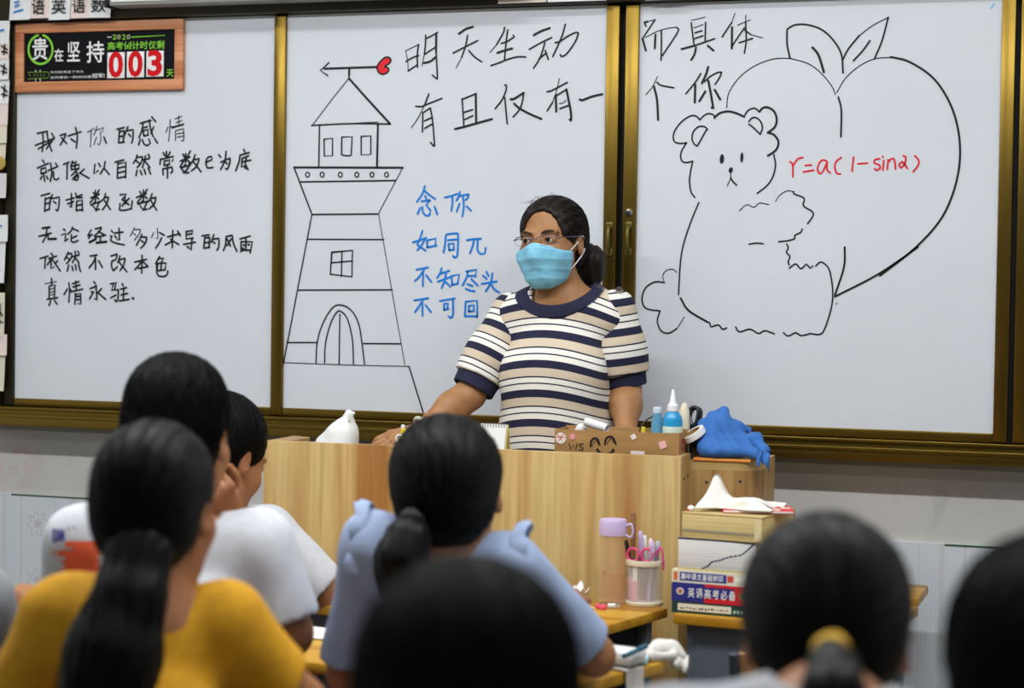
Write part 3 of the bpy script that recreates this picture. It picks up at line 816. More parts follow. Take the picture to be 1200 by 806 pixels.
ink(b1, ('135 262 210 240/185 255 180 355/240 215 255 235/215 265 290 240/250 255 205 320/240 285 238 360 265 340/255 275 325 380/300 285 275 310/'
 '400 205 365 275/395 220 435 215 425 260 385 310/385 250 410 270/440 245 500 230/465 195 465 250 440 300/465 255 500 300/490 195 500 215/405 325 390 382/435 335 445 375/465 320 475 370/495 315 515 385/'
 '605 240 670 230/655 235 640 290 595 350/655 260 655 365/685 285 720 345/'
 '800 240 860 220 845 270 810 285/810 285 805 325 820 380 860 340/885 240 865 300/880 275 935 260 920 320 885 375/875 295 950 388/'
 't 180 500 290 478/243 450 245 510/222 520 220 630/225 520 275 510 270 620/t 230 550 270 540/t 228 580 270 570/t 225 605 270 598/200 645 300 630/235 660 220 702/270 655 295 690/'
 '405 490 412 560 405 670/390 550 360 600/415 545 430 570/440 500 500 478/445 530 510 510/470 475 475 550/420 575 535 550/465 590 462 690/465 600 515 590 518 690 495 685/470 620 515 615/470 650 515 645/'
 '640 480 655 500/605 545 665 520/660 520 670 655 650 640/615 575 640 570 600 640/710 545 680 580/675 580 750 645/'
 '795 500 850 490 835 545/825 505 805 560 870 555/870 560 865 640 850 668 835 650/800 630 845 605/905 500 915 520/890 550 945 535/895 605 955 590/920 545 915 655/880 660 970 645/b 1003 634 1012 638'), 30, 270, 8, 2.3)
ink(b1, '580 270 715 238/665 190 660 400/655 260 625 310 580 358/675 265 735 320/625 345 720 325/870 205 850 240 825 285/860 230 920 225 895 265/825 290 850 300/850 285 945 280 935 360/890 290 885 365/845 310 840 370/835 310 840 400 870 435 930 435 960 410 965 375/845 372 930 360', 100, 280, 10, 2.3)
build_lines(b1, M_INK, P1, 'black handwriting')

b2 = lines_of(2, lambda x, y: 0 if y < 105 - (x - 480) * .09 else 1)
ink(b2, ('t 153 395 178 530 182 632/t 153 395 305 322/305 322 290 440 293 590/158 522 230 478 305 450/182 632 290 560/388 212 385 320 372 440/t 372 440 345 575/395 250 455 222 528 178/b 512 190 510 400/510 400 525 700 512 718/512 718 465 680/372 440 430 400 500 355/b 370 538 440 520 505 470/'
 'b 778 195 860 140 940 115/710 422 830 360 998 275/880 215 855 340 810 470/t 810 470 745 595/893 392 960 465 1045 525'), 460, 20, 10, 2.0)
ink(b2, ('212 122 195 190 120 320/t 120 320 42 415/175 308 245 285 328 230 315 212/250 150 232 280 212 500/b 128 420 210 392 300 368/55 568 150 535 250 495 370 465 460 468/'
 'b 555 212 640 165 740 130/503 378 630 305 765 240/685 300 650 420 605 520 552 598/615 490 690 430/690 392 725 495/805 300 860 285 960 220 1050 180 1078 190 1040 290 940 430 880 465 865 440/925 85 890 210 840 330 778 462'), 570, 20, 10, 2.0)
ink(b2, ('172 295 235 298 320 265 478 203/325 152 280 270/t 280 270 200 430 120 545/255 365 250 595/270 362 342 315/342 315 370 470 393 760 385 765 345 718/275 465 358 428/278 552 370 500/'
 '715 205 735 515/715 215 875 148/b 875 148 880 495/740 365 838 335/745 450 842 405/b 632 562 760 530 900 490 1065 445'), 470, 95, 10, 2.0)
ink(b2, ('172 157 188 158 182 215 140 305 82 378/172 275 195 520/b 228 290 260 285 350 230/350 230 330 340 300 400 250 455/b 260 332 310 375 400 425 515 475/'
 '568 220 620 205 758 132/t 683 98 660 200 620 320/620 320 570 398/b 650 250 655 405/650 260 750 198/b 750 198 790 400 795 495 782 480/t 683 330 715 325 748 300/690 378 780 345/b 875 292 900 298 990 265 1085 243'), 570, 80, 8, 2.0)
build_lines(b2, M_INK, P2, 'large black handwriting')
b3 = lines_of(4, lambda x, y: 0 if y < 258 else (1 if y < 311 else (2 if y < 345 else 3)))
ink(b3, ('228 80 200 170 135 265/230 140 290 190 350 232/232 195 248 235/190 258 245 250 295 240 245 300 295 365/175 335 143 405/200 325 205 380 240 425 285 420 288 392/343 322 375 410/'
 '463 213 540 195 605 172/550 200 552 280 538 370/638 148 625 200 600 250/635 195 745 175 735 210 705 242/675 210 685 320 668 435/635 285 602 378/720 318 770 368'), 475, 210, 10, 2.4)
ink(b3, ('135 70 115 130 95 175/95 180 160 225/158 130 130 180 95 222/60 160 110 145 165 125/172 145 172 200/172 145 240 130 235 185/172 200 245 185/'
 '318 108 312 180 300 242/325 98 400 90 415 110 412 230 405 270 385 280 375 268/335 143 400 138/340 175 345 220/340 175 382 168 380 215/345 222 382 218/'
 '485 143 540 135 595 132/540 145 530 190 508 245/570 145 568 220 590 252 625 248 632 205/'
 '88 375 180 358/150 370 110 430 75 465/140 400 138 505/165 420 205 472/'
 '285 365 275 400 250 440/275 405 345 385/255 470 350 435/320 400 310 460 285 520/310 465 355 510/362 425 370 495/362 425 425 412 410 485/368 495 415 485/'
 '478 390 562 375 550 430/490 425 555 425/490 395 485 430 450 500/520 450 570 500/490 490 530 505/475 525 510 540 545 545/'
 '638 392 655 425/612 422 640 448/685 405 672 480 632 545/600 487 660 478 720 468/675 490 700 530 738 555/'
 '70 617 180 600/140 612 110 660 75 710/135 640 135 740/160 655 203 710/'
 '272 622 390 602/305 645 305 690/305 645 335 640 330 685/305 692 338 682/375 620 375 730 355 755 340 742/'
 '475 630 468 740/475 628 565 618 565 750/500 660 500 705/500 660 540 655 538 700/500 705 540 700/468 742 565 742'), 475, 260, 6.717, 2.4)
build_lines(b3, M_INKB, P2, 'blue handwriting')
b4 = MB()
ink(b4, 'b 105 255 400 245 710 235/155 185 55 275 140 335/b 393 262 390 335/390 355 385 370/b 390 370 600 605 870 900/t 385 370 200 600 -45 925/715 245 740 190 800 130 850 120 880 150 865 190 820 220 805 228 845 245 855 275 820 310 780 320 740 300 715 250', 370, 55, 10, 2.0, soft=0.2)
ink(b4, ('220 105 500 92 785 95/t 215 105 700 80/275 100 270 400/b 700 95 693 400/308 205 370 198 370 325 310 328 308 205/437 190 512 187 505 325 470 325 435 318 437 190/578 185 648 180 648 315 578 320 578 185/'
 'b 90 410 880 412/90 410 218 745/t 878 415 702 748/135 515 825 505/222 752 702 748'), 330, 130, 6.2, 1.9)
for cx in (189, 295, 427, 547, 657, 763):
    ink(b4, ' '.join('%d %d' % (cx + 14 * math.cos(a), 463 + 18 * math.sin(a)) for a in np.linspace(0, 6.5, 12)), 330, 130, 6.2, 1.5, soft=-1)
ink(b4, ('122 85 38 525 33 547/t 332 83 415 558/108 162 348 163/78 322 375 321/43 487 140 487/285 490 403 491/t 35 550 220 557 428 562/428 562 472 705/'
 'b 185 203 250 197 248 280 180 272 185 203/217 200 215 278/183 236 250 230/'
 '135 552 140 480 160 420 190 375 220 370 250 390 270 430 280 490 288 555/162 550 165 490 180 430 200 392 215 390 235 415 250 480 253 553/210 398 208 555'), 320, 220, 2.687, 1.7)
tag(b4.build('tower_drawing', M_INK, P2, smooth=False), 'tower with a weather vane drawn in black lines')
hp = MB()
hpts = smooth_line([(718, 246), (745, 196), (800, 140), (848, 130), (870, 152), (858, 184), (815, 212), (796, 228), (838, 252), (846, 275), (815, 302), (780, 310), (745, 292), (718, 246)], 4)
hp.add([tuple(atY(370 + p[0] / 10, 55 + p[1] / 10, -.0007)) for p in hpts[:-1]], [list(range(len(hpts) - 1))[::-1]])
tag(hp.build('heart_fill', M_INKR, P2, smooth=False), 'small red heart at the arrow tail')

b5 = lines_of(2, lambda x, y: 0 if y < 75 else 1)
ink(b5, ('b 85 130 110 122/t 110 122 180 105/80 128 95 165/180 105 65 280/b 65 285 95 395/t 90 270 200 215 300 185 380 175/380 175 405 195 370 260 250 440/b 185 245 178 372/240 205 240 380 237 485/'
 '520 135 545 330/t 520 110 590 95 650 80/655 130 650 300/t 545 180 630 150/555 228 620 208/550 282 630 255/b 430 380 560 345/560 345 740 282/b 565 365 550 430 520 482/b 675 348 730 395/'
 't 930 45 900 130/900 130 810 265/b 903 175 900 375/t 955 155 1075 105/t 1030 60 1030 130/1030 130 1035 300 1018 420/1020 180 960 265 905 350/1020 200 1080 245/t 1080 245 1190 275/970 320 1095 280'), 745, 10, 8, 1.8)
ink(b5, 't 255 195 200 310 120 408/250 265 300 300 445 328/b 215 315 250 480 262 705/762 162 700 260 588 398/b 697 292 692 500/b 850 85 820 180 775 275/805 258 880 190 960 150 1005 145 985 205 930 288/b 850 245 880 400 910 575 890 560/b 815 372 745 485/b 925 352 990 465', 745, 70, 10, 1.9)
build_lines(b5, M_INK, P3, 'black handwriting')
b6 = MB()
ink(b6, ('385 195 380 170 350 155 310 165 268 205/268 205 245 178 200 172 130 215 75 285 60 340 75 380 120 390 165 385/165 385 130 440 118 490 130 530 165 540 215 530/213 530 195 620 188 690 200 770 230 815/b 390 180 430 150 490 138 550 150 620 180/'
 '625 165 650 130 700 112 738 140/b 738 140 770 108 810 108 855 140 875 200 860 260 805 305/b 805 305 850 320 885 365 885 410 860 450 805 487/852 478 865 560 845 650 800 720 722 782/'
 '330 280 305 258 260 258 220 295 208 350 225 395 250 410/320 285 250 410/655 218 680 190 715 188 750 220 762 270 745 318/655 238 690 265 745 318/t 513 615 512 660 485 725/512 660 530 690 560 718'), 780, 110, 6.72, 1.8, soft=0.1)
for q in ((443, 512, 17, 38, .08), (600, 500, 12, 41, .06), (513, 600, 17, 23, .3)): blob(b6, *q, 780, 110, 6.72)
ink(b6, ('318 150 270 270 235 400 222 585/b 232 602 270 660 360 715/368 715 375 738 410 728 430 748 450 742/492 738 510 760 560 748 600 768 630 755 675 770/718 765 740 780 775 765 800 778 835 772/840 768 890 772 915 740 945 640 950 560 935 470 910 438 890 432 870 450/'
 '855 450 845 460 825 440 800 462 775 440 745 460/745 445 740 430 748 405 732 385 740 365 733 345/695 335 740 330 770 320 772 305 800 290 806 275/832 250 858 210 850 190 812 165 815 130 770 110 765 98/t 765 98 735 95 700 115 680 145/t 510 188 545 160 578 172 605 152 650 160/555 347 590 342 622 345/'
 't 215 480 195 465 165 470 148 495 155 528/155 528 110 525 65 555 50 610 70 650 135 662/135 662 122 710 140 755 175 767 215 745/t 215 745 250 690/t 965 630 970 625'), 740, 200, 4.03, 1.7, soft=0.1)
tag(b6.build('bear_drawing', M_INK, P3, smooth=False), 'teddy bear drawn in black lines')
b7 = MB()
ink(b7, ('t 58 585 70 500 130 410 220 340 330 298 430 293/t 430 293 540 325 620 385 680 460 700 508/t 708 495 760 410 840 340 930 297 1030 290 1108 305/717 522 735 600 732 757/415 122 415 210 432 293/415 122 460 97 530 95 620 125 690 190 735 270 745 380/745 300 775 240 840 160/t 840 160 920 100 1012 52/1012 52 975 190 930 297/b 565 230 600 275 632 375/903 190 860 250 806 308'), 840, 10, 5.036, 2.0)
ink(b7, '825 160 880 175 950 225 1000 310 1020 410 1010 510 970 610 895 696 795 775', 700, 0, 2.4, 2.3)
ink(b7, '890 165 780 240 660 302/687 165 685 220 660 298', 700, 220, 2.37, 2.2)
tag(b7.build('heart_drawing', M_INK, P3, smooth=False), 'big heart with two leaves drawn in black lines')
b8 = MB()
ink(b8, ('105 195 125 220 128 315/128 230 165 175 205 163/225 225 272 222/210 275 290 262/395 195 365 182 335 205 320 255 335 290 360 275 395 200/395 200 395 260 420 283/505 163 465 195 455 240 470 285 500 292/602 160 590 270/635 212 710 207/805 172 770 180 765 205 800 220 810 245 780 262 765 250/838 185 830 262/828 155 832 159/'
 '872 180 865 255/868 205 895 175 920 180 930 255/990 148 1010 165 1000 215 970 245 958 220 980 195 1005 220 1022 250/1080 150 1110 185 1105 225 1068 275'), 910, 160, 6.667, 1.9, soft=0.0)
tag(b8.build('formula', M_INKR, P3, smooth=False), 'red handwritten formula')
b9 = MB(); ink(b9, '1161 10 1165 4', 0, 0, 1, 1.6); tag(b9.build('ink_mark', mat('pale_blue_ink', rgb(120, 196, 236), .5), P3, smooth=False), 'short pale blue stroke')

# ---- countdown sign on the first board
sg0 = atY(119, 66, -.012)
SG = thing('countdown_sign', (sg0[0], 0, sg0[2]), 'wood-framed black countdown sign with 003 in red on the upper corner of the whiteboard', 'sign')
X0, X1, ZA, ZBt = -2.8115, -2.2645, 2.0165, 2.2165
xi0, xi1, zi0, zi1 = -2.7835, -2.2915, 2.0465, 2.1880
M_SIGNW = wood('sign_frame_wood', rgb(168, 98, 58), rgb(206, 136, 92), rgb(222, 158, 116), 'x', .5, 40)
f_ = MB().box((X0, -.016, ZA), (X1, -.0005, zi0), .002).box((X0, -.016, zi1), (X1, -.0005, ZBt), .002).box((X0, -.016, zi0), (xi0, -.0005, zi1), .002).box((xi1, -.016, zi0), (X1, -.0005, zi1), .002)
f_.build('frame', M_SIGNW, SG)
MB().box((xi0 - .002, -.010, zi0 - .002), (xi1 + .002, -.0005, zi1 + .002)).build('black_board', mat('sign_black', rgb(13, 14, 19), .75, spec=.15), SG, smooth=False)
YS = -.0106
def sgp(zx, zy, o=(15, 20), s=8.958): return atY(o[0] + zx / s, o[1] + zy / s, YS)
def sign_text(body, x0, y0, x1, y1, m, bold=0.0, o=(15, 20), name='lettering', mb=None, Y=YS):
    a = sgp(x0, y1, o); b = sgp(x1, y0, o)
    mb_ = mb or MB()
    text_on(mb_, body, (a[0], Y, a[2]), (1, 0, 0), (0, 0, 1), b[0] - a[0], b[2] - a[2], bold)
    if mb is None: return mb_.build(name, m, SG, smooth=False)
M_SW = mat('sign_white', rgb(232, 232, 232), .6); M_SGN = mat('sign_green', rgb(132, 206, 48), .6); M_SRED = mat('sign_red', rgb(206, 6, 22), .6, spec=.2)
w_ = MB()
sign_text('贵', 205, 215, 368, 455, M_SW, .012, mb=w_); sign_text('在', 435, 330, 532, 468, M_SW, .012, mb=w_)
sign_text('坚', 570, 255, 708, 468, M_SW, .012, mb=w_); sign_text('持', 772, 250, 960, 480, M_SW, .012, mb=w_)
sign_text('你已经奔走了许久', 392, 558, 748, 592, M_SW, 0, mb=w_); sign_text('坚持最后一跳!你就是', 392, 612, 828, 648, M_SW, 0, mb=w_); sign_text('冠军!', 832, 592, 965, 640, M_SW, .01, mb=w_)
sign_text('-', 230, 205, 278, 215, M_SW, .012, (100, 20), mb=w_)
w_.build('slogan_lettering', M_SW, SG, smooth=False)
g_ = MB()
for i, ch in enumerate('高考倒计时仅剩'): sign_text(ch, 232 + i * 86, 260 - i * 2.5, 312 + i * 86, 346 - i * 2, M_SGN, .010, (100, 20), mb=g_)
sign_text('天', 850, 548, 925, 628, M_SGN, .010, (100, 20), mb=g_)
for ch, xx in (('2', 288), ('2', 386)): sign_text(ch, xx, 182, xx + 36, 236, M_SGN, .010, (100, 20), mb=g_)
pl = [sgp(485, 205, (100, 20)), sgp(485, 216, (100, 20)), sgp(835, 194, (100, 20)), sgp(835, 189, (100, 20))]
g_.add([(p[0], YS, p[2]) for p in pl], [[0, 1, 2, 3]])
g_.build('green_lettering', M_SGN, SG, smooth=False)
y_ = MB()
for xx in (330, 432): sign_text('0', xx, 182, xx + 42, 234, M_SW, .04, (100, 20), mb=y_)
y_.build('year_zeros', mat('sign_khaki', rgb(150, 152, 120), .6), SG, smooth=False)
ring = MB()
def ringpts(rx, ry, a0, a1, cx=291, cy=340):
    return [sgp(cx + rx * math.cos(a), cy + ry * math.sin(a)) for a in np.linspace(a0, a1, 40)]
ribbon(ring, [(p[0], p[2]) for p in ringpts(126, 152, -1.35, 4.5)], .0062, YS); ring.build('green_ring', M_SGN, SG, smooth=False)
ar = MB()
for q in ([(160, 580), (365, 575), (385, 605), (365, 640), (155, 650)], [(165, 590), (185, 620)]):
    ribbon(ar, [(p[0], p[2]) for p in [sgp(*z) for z in q]], .0016, YS)
for q in ([(225, 690), (310, 688)],): ribbon(ar, [(p[0], p[2]) for p in [sgp(*z) for z in q]], .003, YS)
for i in range(4):
    cx = 215 + i * 33
    for q in ([(cx, 603), (cx + 22, 601)], [(cx + 11, 597), (cx + 9, 625)], [(cx, 622), (cx + 22, 619)]):
        ribbon(ar, [(p[0], p[2]) for p in [sgp(*z) for z in q]], .0006, YS - .0001)
ar.build('signpost_emblem', mat('sign_olive', rgb(128, 160, 40), .6), SG, smooth=False)
po = MB()
for xx in (240, 288): 
    for (ya, yb) in ((556, 578), (648, 684)): ribbon(po, [(p[0], p[2]) for p in [sgp(xx, ya), sgp(xx, yb)]], .002, YS)
po.build('signpost_pole', M_SW, SG, smooth=False)
for i, ch in enumerate('003'):
    xa = 232 + i * 205; ya = 368 - i * 8
    a = sgp(xa, ya + 275, (100, 20)); b = sgp(xa + 183, ya, (100, 20))
    nc = MB().box((a[0], -.0125, a[2]), (b[0], -.0100, b[2]), .0005).build('number_card', M_SW, SG)
    dg_ = MB(); sign_text(ch, xa + 14, ya - 8, xa + 170, ya + 272, M_SRED, .035, (100, 20), mb=dg_, Y=-.0129)
    dg_.build('digit', M_SRED, nc, smooth=False)

# ---- subject cards hung along the frame
M_CARDS = [mat('card_white', rgb(222, 224, 226), .8), mat('card_pink', rgb(226, 208, 202), .8), mat('card_cream', rgb(216, 208, 190), .8), mat('card_lilac', rgb(214, 204, 212), .8)]
CARDG = 'handwritten subject cards hung on the board frame'
def card(x0, y0, x1, y1, m, label, txt=None, ink_m=M_INK, Y=-.043, tilt=0.0, tb=None, curl=.006):
    a = atY(x0, y1, Y); b = atY(x1, y0, Y); w, h = b[0] - a[0], b[2] - a[2]
    o = thing('subject_card', ((a[0] + b[0]) / 2, Y, a[2]), label, 'card', CARDG)
    mb = MB()
    ct, st = math.cos(tilt), math.sin(tilt)
    def fn(u, v):
        x, z = (u - .5) * w, (v - 1) * h
        return V((a[0] + b[0]) / 2 + x * ct - z * st, Y - curl * (1 - v) ** 2 + .002 * (u - .5) ** 2, b[2] + x * st + z * ct)
    mb.sheet(fn, 6, 8, .0012); p = mb.build('card_sheet', m, o)
    if txt:
        q = MB()
        if isinstance(txt, list):
            for st_ in txt:
                pts = [(a[0] + w * st_[k], b[2] - h * st_[k + 1]) for k in range(0, len(st_), 2)]
                ribbon(q, pts, .0045, Y - curl - .0022)
        else:
            fx0, fz0, fx1, fz1 = tb or (.15, .12, .85, .85)
            text_on(q, txt, (a[0] + w * fx0, Y - curl - .0022, a[2] + h * fz0), (1, 0, 0), (0, 0, 1), w * (fx1 - fx0), h * (fz1 - fz0), .008)
        q.build('card_writing', ink_m, o, smooth=False)
    return o
card(12, -12, 36, 24, M_CARDS[0], 'white card with three blue strokes in the top row, by the frame corner', [[.28, .42, .50, .38], [.28, .55, .5, .5], [.24, .74, .68, .66]], M_INKB)
card(36, -14, 58.5, 22, M_CARDS[1], 'pinkish card reading 语 between the three-stroke card and the 英 card', '语', tb=(.12, .12, .8, .66))
card(58, -12, 83, 24, M_CARDS[0], 'white card reading 英 in the middle of the top row', '英', tb=(.15, .2, .85, .68))
card(83.5, -12, 106, 22, M_CARDS[1], 'pinkish card reading 语 between the 英 card and the 数 card', '语', tb=(.12, .18, .8, .66))
card(106, -12, 131, 21.5, M_CARDS[0], 'white card reading 数 at the open end of the top row', '数', tb=(.08, .2, .78, .7), tilt=-.02)
lefts = [(24, 52, 11.5, 0, 'with a blue stroke, topmost of the hanging column by the windows'), (47, 70, 11, 1, 'second from the top of the hanging column'), (69, 94, 10.5, 0, 'third from the top of the hanging column'),
         (93, 122, 11, 0, 'fourth from the top of the hanging column'), (117, 147, 9.5, 1, 'fifth from the top of the hanging column, above the creased cream ones'), (140, 168, 8, 2, 'upper of two creased cards above the round yellow badge'), (163, 190, 7, 2, 'lower of two creased cards, tucked behind the round yellow badge'),
         (203, 232, 7.5, 3, 'just below the round yellow badge'), (252, 283, 9, 0, 'with a blue stroke, first below the gap in the hanging column'), (279, 331, 6.5, 0, 'long and plain, second below the gap in the column'), (343, 395, 5.5, 2, 'tilted, third below the gap in the column'),
         (392, 416, 8, 1, 'sticking out near the lower end of the column'), (413, 457, 6, 2, 'lowest of the hanging column')]
names_ = ['white', 'pinkish', 'cream', 'lilac']
for i, (ya, yb, xr, mi, lab) in enumerate(lefts):
    tx = None; im = M_INK
    if 'blue stroke' in lab: tx, im = [[.30, .46, .78, .40]], M_INKB
    elif i in (1, 2, 3, 10): tx = [[.7, .3, .95, .5], [.85, .25, .8, .75], [.72, .6, .96, .66]]
    card(xr - 27, ya, xr, yb, M_CARDS[mi], '%s card %s' % (names_[mi], lab), tx, im, Y=-.036 - .0016 * (i % 3), tilt=.02 * ((i % 3) - 1), curl=.004)
bd = atY(-1, 191, -.046)
bt = thing('round_badge', (bd[0], -.046, bd[2]), 'round mustard yellow badge hung among the cards on the frame', 'badge')
MB().lathe([(0, .004), (.012, .0035), (.019, .002), (.0205, 0), (.0205, -.002), (0, -.002)], (bd[0], -.046, bd[2]), 28, M=rotx(math.pi / 2)).build('badge_disc', mat('mustard', rgb(176, 150, 70), .5), bt)
# papers over the top rail
for (xa, xb, yb, m_, lab) in ((584, 641, 4.5, M_CARDS[1], 'pale pink paper strip over the top rail, nearer the tower roof'), (642, 712, 2.8, M_CARDS[0], 'white paper strip over the top rail, nearer the gap between the boards'), (757, 801, .6, M_CARDS[3], 'lilac paper strip over the top rail above the board with the heart')):
    card(xa, -40, xb, yb, m_, lab, Y=-.040, curl=.003)
# pale screen housing above the board
sh0 = atY(133, 9, -.07); sh1 = atY(600, -1, -.07)
sc_ = thing('screen_housing', ((sh0[0] + sh1[0]) / 2, -.05, sh0[2]), 'long pale grey roller screen housing above the board', 'screen housing')
zc = sh0[2]
MB().box((sh0[0], -.10, zc), (sh1[0] + .05, -.034, zc + .085), .008).build('casing', mat('housing_grey', rgb(150, 150, 148), .5), sc_)
MB().box((sh0[0] - .012, -.104, zc - .004), (sh0[0], -.034, zc + .09), .004).build('end_cap', M_BLACKP, sc_)
MB().box((sh0[0] + .01, -.104, zc + .010), (sh1[0], -.099, zc + .020), .002).build('trim_strip', M_WHITE, sc_)
# ------------------------------------------------------------------ podium
PZ = 1.08
PO = atZ(798, 535, PZ); PL = atZ(309, 516, PZ)
pdir = math.atan2(PO[1] - PL[1], PO[0] - PL[0]); PW = math.hypot(PO[0] - PL[0], PO[1] - PL[1])
PM = M4(rotz(pdir), (PO[0], PO[1], 0))                         # local: x<0 along the front, y back
pod = thing('podium', (PO[0] - PW / 2, PO[1] + .1, 0), 'light wood teacher podium with grain running upright, standing before the whiteboards', 'podium')
DEP = .19
MB().box((-PW, 0, .02), (0, .020, PZ), .0015, M=PM).build('front_panel', M_PODIUM, pod)
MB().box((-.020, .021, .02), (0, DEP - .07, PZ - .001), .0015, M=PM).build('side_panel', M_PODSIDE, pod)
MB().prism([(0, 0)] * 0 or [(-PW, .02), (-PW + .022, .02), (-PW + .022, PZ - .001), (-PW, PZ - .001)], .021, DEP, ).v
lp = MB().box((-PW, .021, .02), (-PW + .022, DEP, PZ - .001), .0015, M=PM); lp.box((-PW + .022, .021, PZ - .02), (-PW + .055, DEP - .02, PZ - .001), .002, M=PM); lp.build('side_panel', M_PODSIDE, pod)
MB().box((-PW + .022, .021, 1.010), (-.021, DEP, 1.030), .002, M=PM).build('worktop', M_PODIUMX, pod)
MB().box((-PW + .022, .021, .46), (-.021, DEP, .48), .002, M=PM).build('shelf', M_PODIUMX, pod)
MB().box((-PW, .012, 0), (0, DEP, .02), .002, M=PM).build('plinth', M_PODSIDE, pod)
# wing on the far side, rounded outer corner
WX0, WX1, WY0, WY1, WZ = .0, .166, .118, .36, 1.062
wing = MB()
corner = [(WX0, WY0)] + [(WX1 - .05 + .05 * math.sin(a), WY0 + .05 - .05 * math.cos(a)) for a in np.linspace(0, math.pi / 2, 9)] + [(WX1, WY1), (WX0, WY1)]
n = len(corner); pm = lambda x, y, z: PM[:3, :3] @ V(x, y, z) + PM[:3, 3]
wing.add([pm(x, y, .02) for x, y in corner] + [pm(x, y, WZ - .02) for x, y in corner], [[i, (i + 1) % n, (i + 1) % n + n, i + n] for i in range(n)] + [list(range(n))[::-1], list(range(n, 2 * n))])
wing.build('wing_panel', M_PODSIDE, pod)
wt = MB(); wt.add([pm(x, y, WZ - .02) for x, y in corner] + [pm(x, y, WZ) for x, y in corner], [[i, (i + 1) % n, (i + 1) % n + n, i + n] for i in range(n)] + [list(range(n))[::-1], list(range(n, 2 * n))])
wt.build('wing_top', M_PODIUMX, pod)
for (sx, sy, sz, ax_) in ((.0005, .040, PZ - .055, 'x'), (.0005, .085, PZ - .052, 'x'), (.04, WY0 - .0005, WZ - .05, 'y'), (.12, WY0 - .0005, WZ - .045, 'y'), (.04, WY0 - .0005, WZ - .32, 'y')):
    Rr = roty(math.pi / 2) if ax_ == 'x' else rotx(math.pi / 2)
    MB().lathe([(0, .0018), (.002, .0016), (.0034, .0006), (.0036, -.001)], pm(sx, sy, sz), 16, M=rotz(pdir) @ Rr).build('screw', M_DGREY, pod)
stp = atY(644, 668, PO[1] - .0)
MB().box((stp[0] - .010, PO[1] - .031, stp[2] - .010), (stp[0] + .010, PO[1] - .0285, stp[2] + .010), .0006).build('paper_sticker', M_WHITE, pod) if False else None
stk = MB(); fp = lambda x, z: pm(x, -.0012, z)
lx_ = (np.linalg.inv(PM) @ np.append(stp, 1))[0]
stk.box((lx_ - .010, -.0014, stp[2] - .011), (lx_ + .010, -.0002, stp[2] + .011), .0004, M=PM); stk.build('paper_sticker', M_WHITE, pod)
tri = MB(); tri.box((lx_ - .003, -.0018, stp[2] - .006), (lx_ + .003, -.0013, stp[2] + .0), M=PM); tri.build('sticker_mark', mat('mark_brown', rgb(160, 120, 110), .7), pod)

# cardboard box ------------------------------------------------------
TOP = 1.030
bl, br_ = atY(650, 503, -.545), atY(796, 508, -.53)
bdir = math.atan2(br_[1] - bl[1], br_[0] - bl[0]); bw = math.hypot(br_[0] - bl[0], br_[1] - bl[1]); bz = (bl[2] + br_[2]) / 2
BM = M4(rotz(bdir), (bl[0], bl[1], 0))
M_CARD = noisy('brown_cardboard', rgb(164, 124, 72), rgb(150, 112, 64), (12, 12, 60), rough=.8)
box_ = thing('cardboard_box', (bl[0] + bw / 2, bl[1] + .06, TOP), 'open brown cardboard box with WS and a smiling face, on the podium edge', 'box')
bd_ = .118
cb = MB()
for lo, hi in (((0, 0, TOP), (bw, .004, bz)), ((0, bd_ - .004, TOP), (bw, bd_, bz + .003)), ((0, .004, TOP), (.004, bd_ - .004, bz)), ((bw - .004, .004, TOP), (bw, bd_ - .004, bz)), ((0, 0, TOP), (bw, bd_, TOP + .004))):
    cb.box(lo, hi, .0008, M=BM)
cb.build('box_body', M_CARD, box_)
bpt = lambda x, z, y=-.0006: BM[:3, :3] @ V(x, y, z) + BM[:3, 3]
def bx_from(px, py):
    p = atY(px, py, (bl[1] + br_[1]) / 2 - .001); q = np.linalg.inv(BM) @ np.append(p, 1); return q[0], q[2]
def box_ribbon(mb, pts, w, Y=-.0008):
    m2 = MB(); ribbon(m2, [bx_from(*p) for p in pts], w, Y)
    mb.add([BM[:3, :3] @ np.array(v) + BM[:3, 3] for v in m2.v], m2.f)
fm = MB(); oz = lambda x, y: (640 + x / 4.286, 450 + y / 4.286)
for q in ([(118, 298), (126, 328), (140, 306), (150, 328), (160, 298)], [(188, 300), (172, 302), (170, 312), (186, 318), (184, 330), (166, 328)]):
    box_ribbon(fm, smooth_line([oz(*p) for p in q], 3) if len(q) > 5 else [oz(*p) for p in q], .0024)
for q, w_ in (([(224, 312), (228, 285), (242, 272), (258, 276), (270, 304)], .0048), ([(296, 302), (300, 276), (318, 264), (336, 270), (350, 300)], .0048), ([(232, 310), (250, 282), (262, 300)], .0018), ([(305, 300), (325, 274), (340, 296)], .0018), ([(258, 328), (272, 345), (300, 350), (325, 346), (338, 330)], .006)):
    box_ribbon(fm, smooth_line([oz(*p) for p in q], 5), w_)
fm.build('marker_drawing', M_INK, box_, smooth=False)
def sticker(px, py, w, h, m, ang=0, name='sticker', shape='box'):
    x, z = bx_from(px, py); mb = MB()
    if shape == 'round':
        pts = [(x + w / 2 * math.cos(a), z + h / 2 * math.sin(a)) for a in np.linspace(0, 2 * math.pi, 25)[:-1]]
    else:
        pts = [(x + (sx * w / 2) * math.cos(ang) - (sy * h / 2) * math.sin(ang), z + (sx * w / 2) * math.sin(ang) + (sy * h / 2) * math.cos(ang)) for sx, sy in ((-1, -1), (1, -1), (1, 1), (-1, 1))]
    mb.prism(pts, -.0014, -.0002)
    mb.v = [tuple(BM[:3, :3] @ np.array(v) + BM[:3, 3]) for v in mb.v]
    return mb.build(name, m, box_, smooth=False)
M_PINK = mat('pink_sticker', rgb(226, 150, 160), .6); M_PALE = mat('pale_sticker', rgb(226, 214, 212), .6)
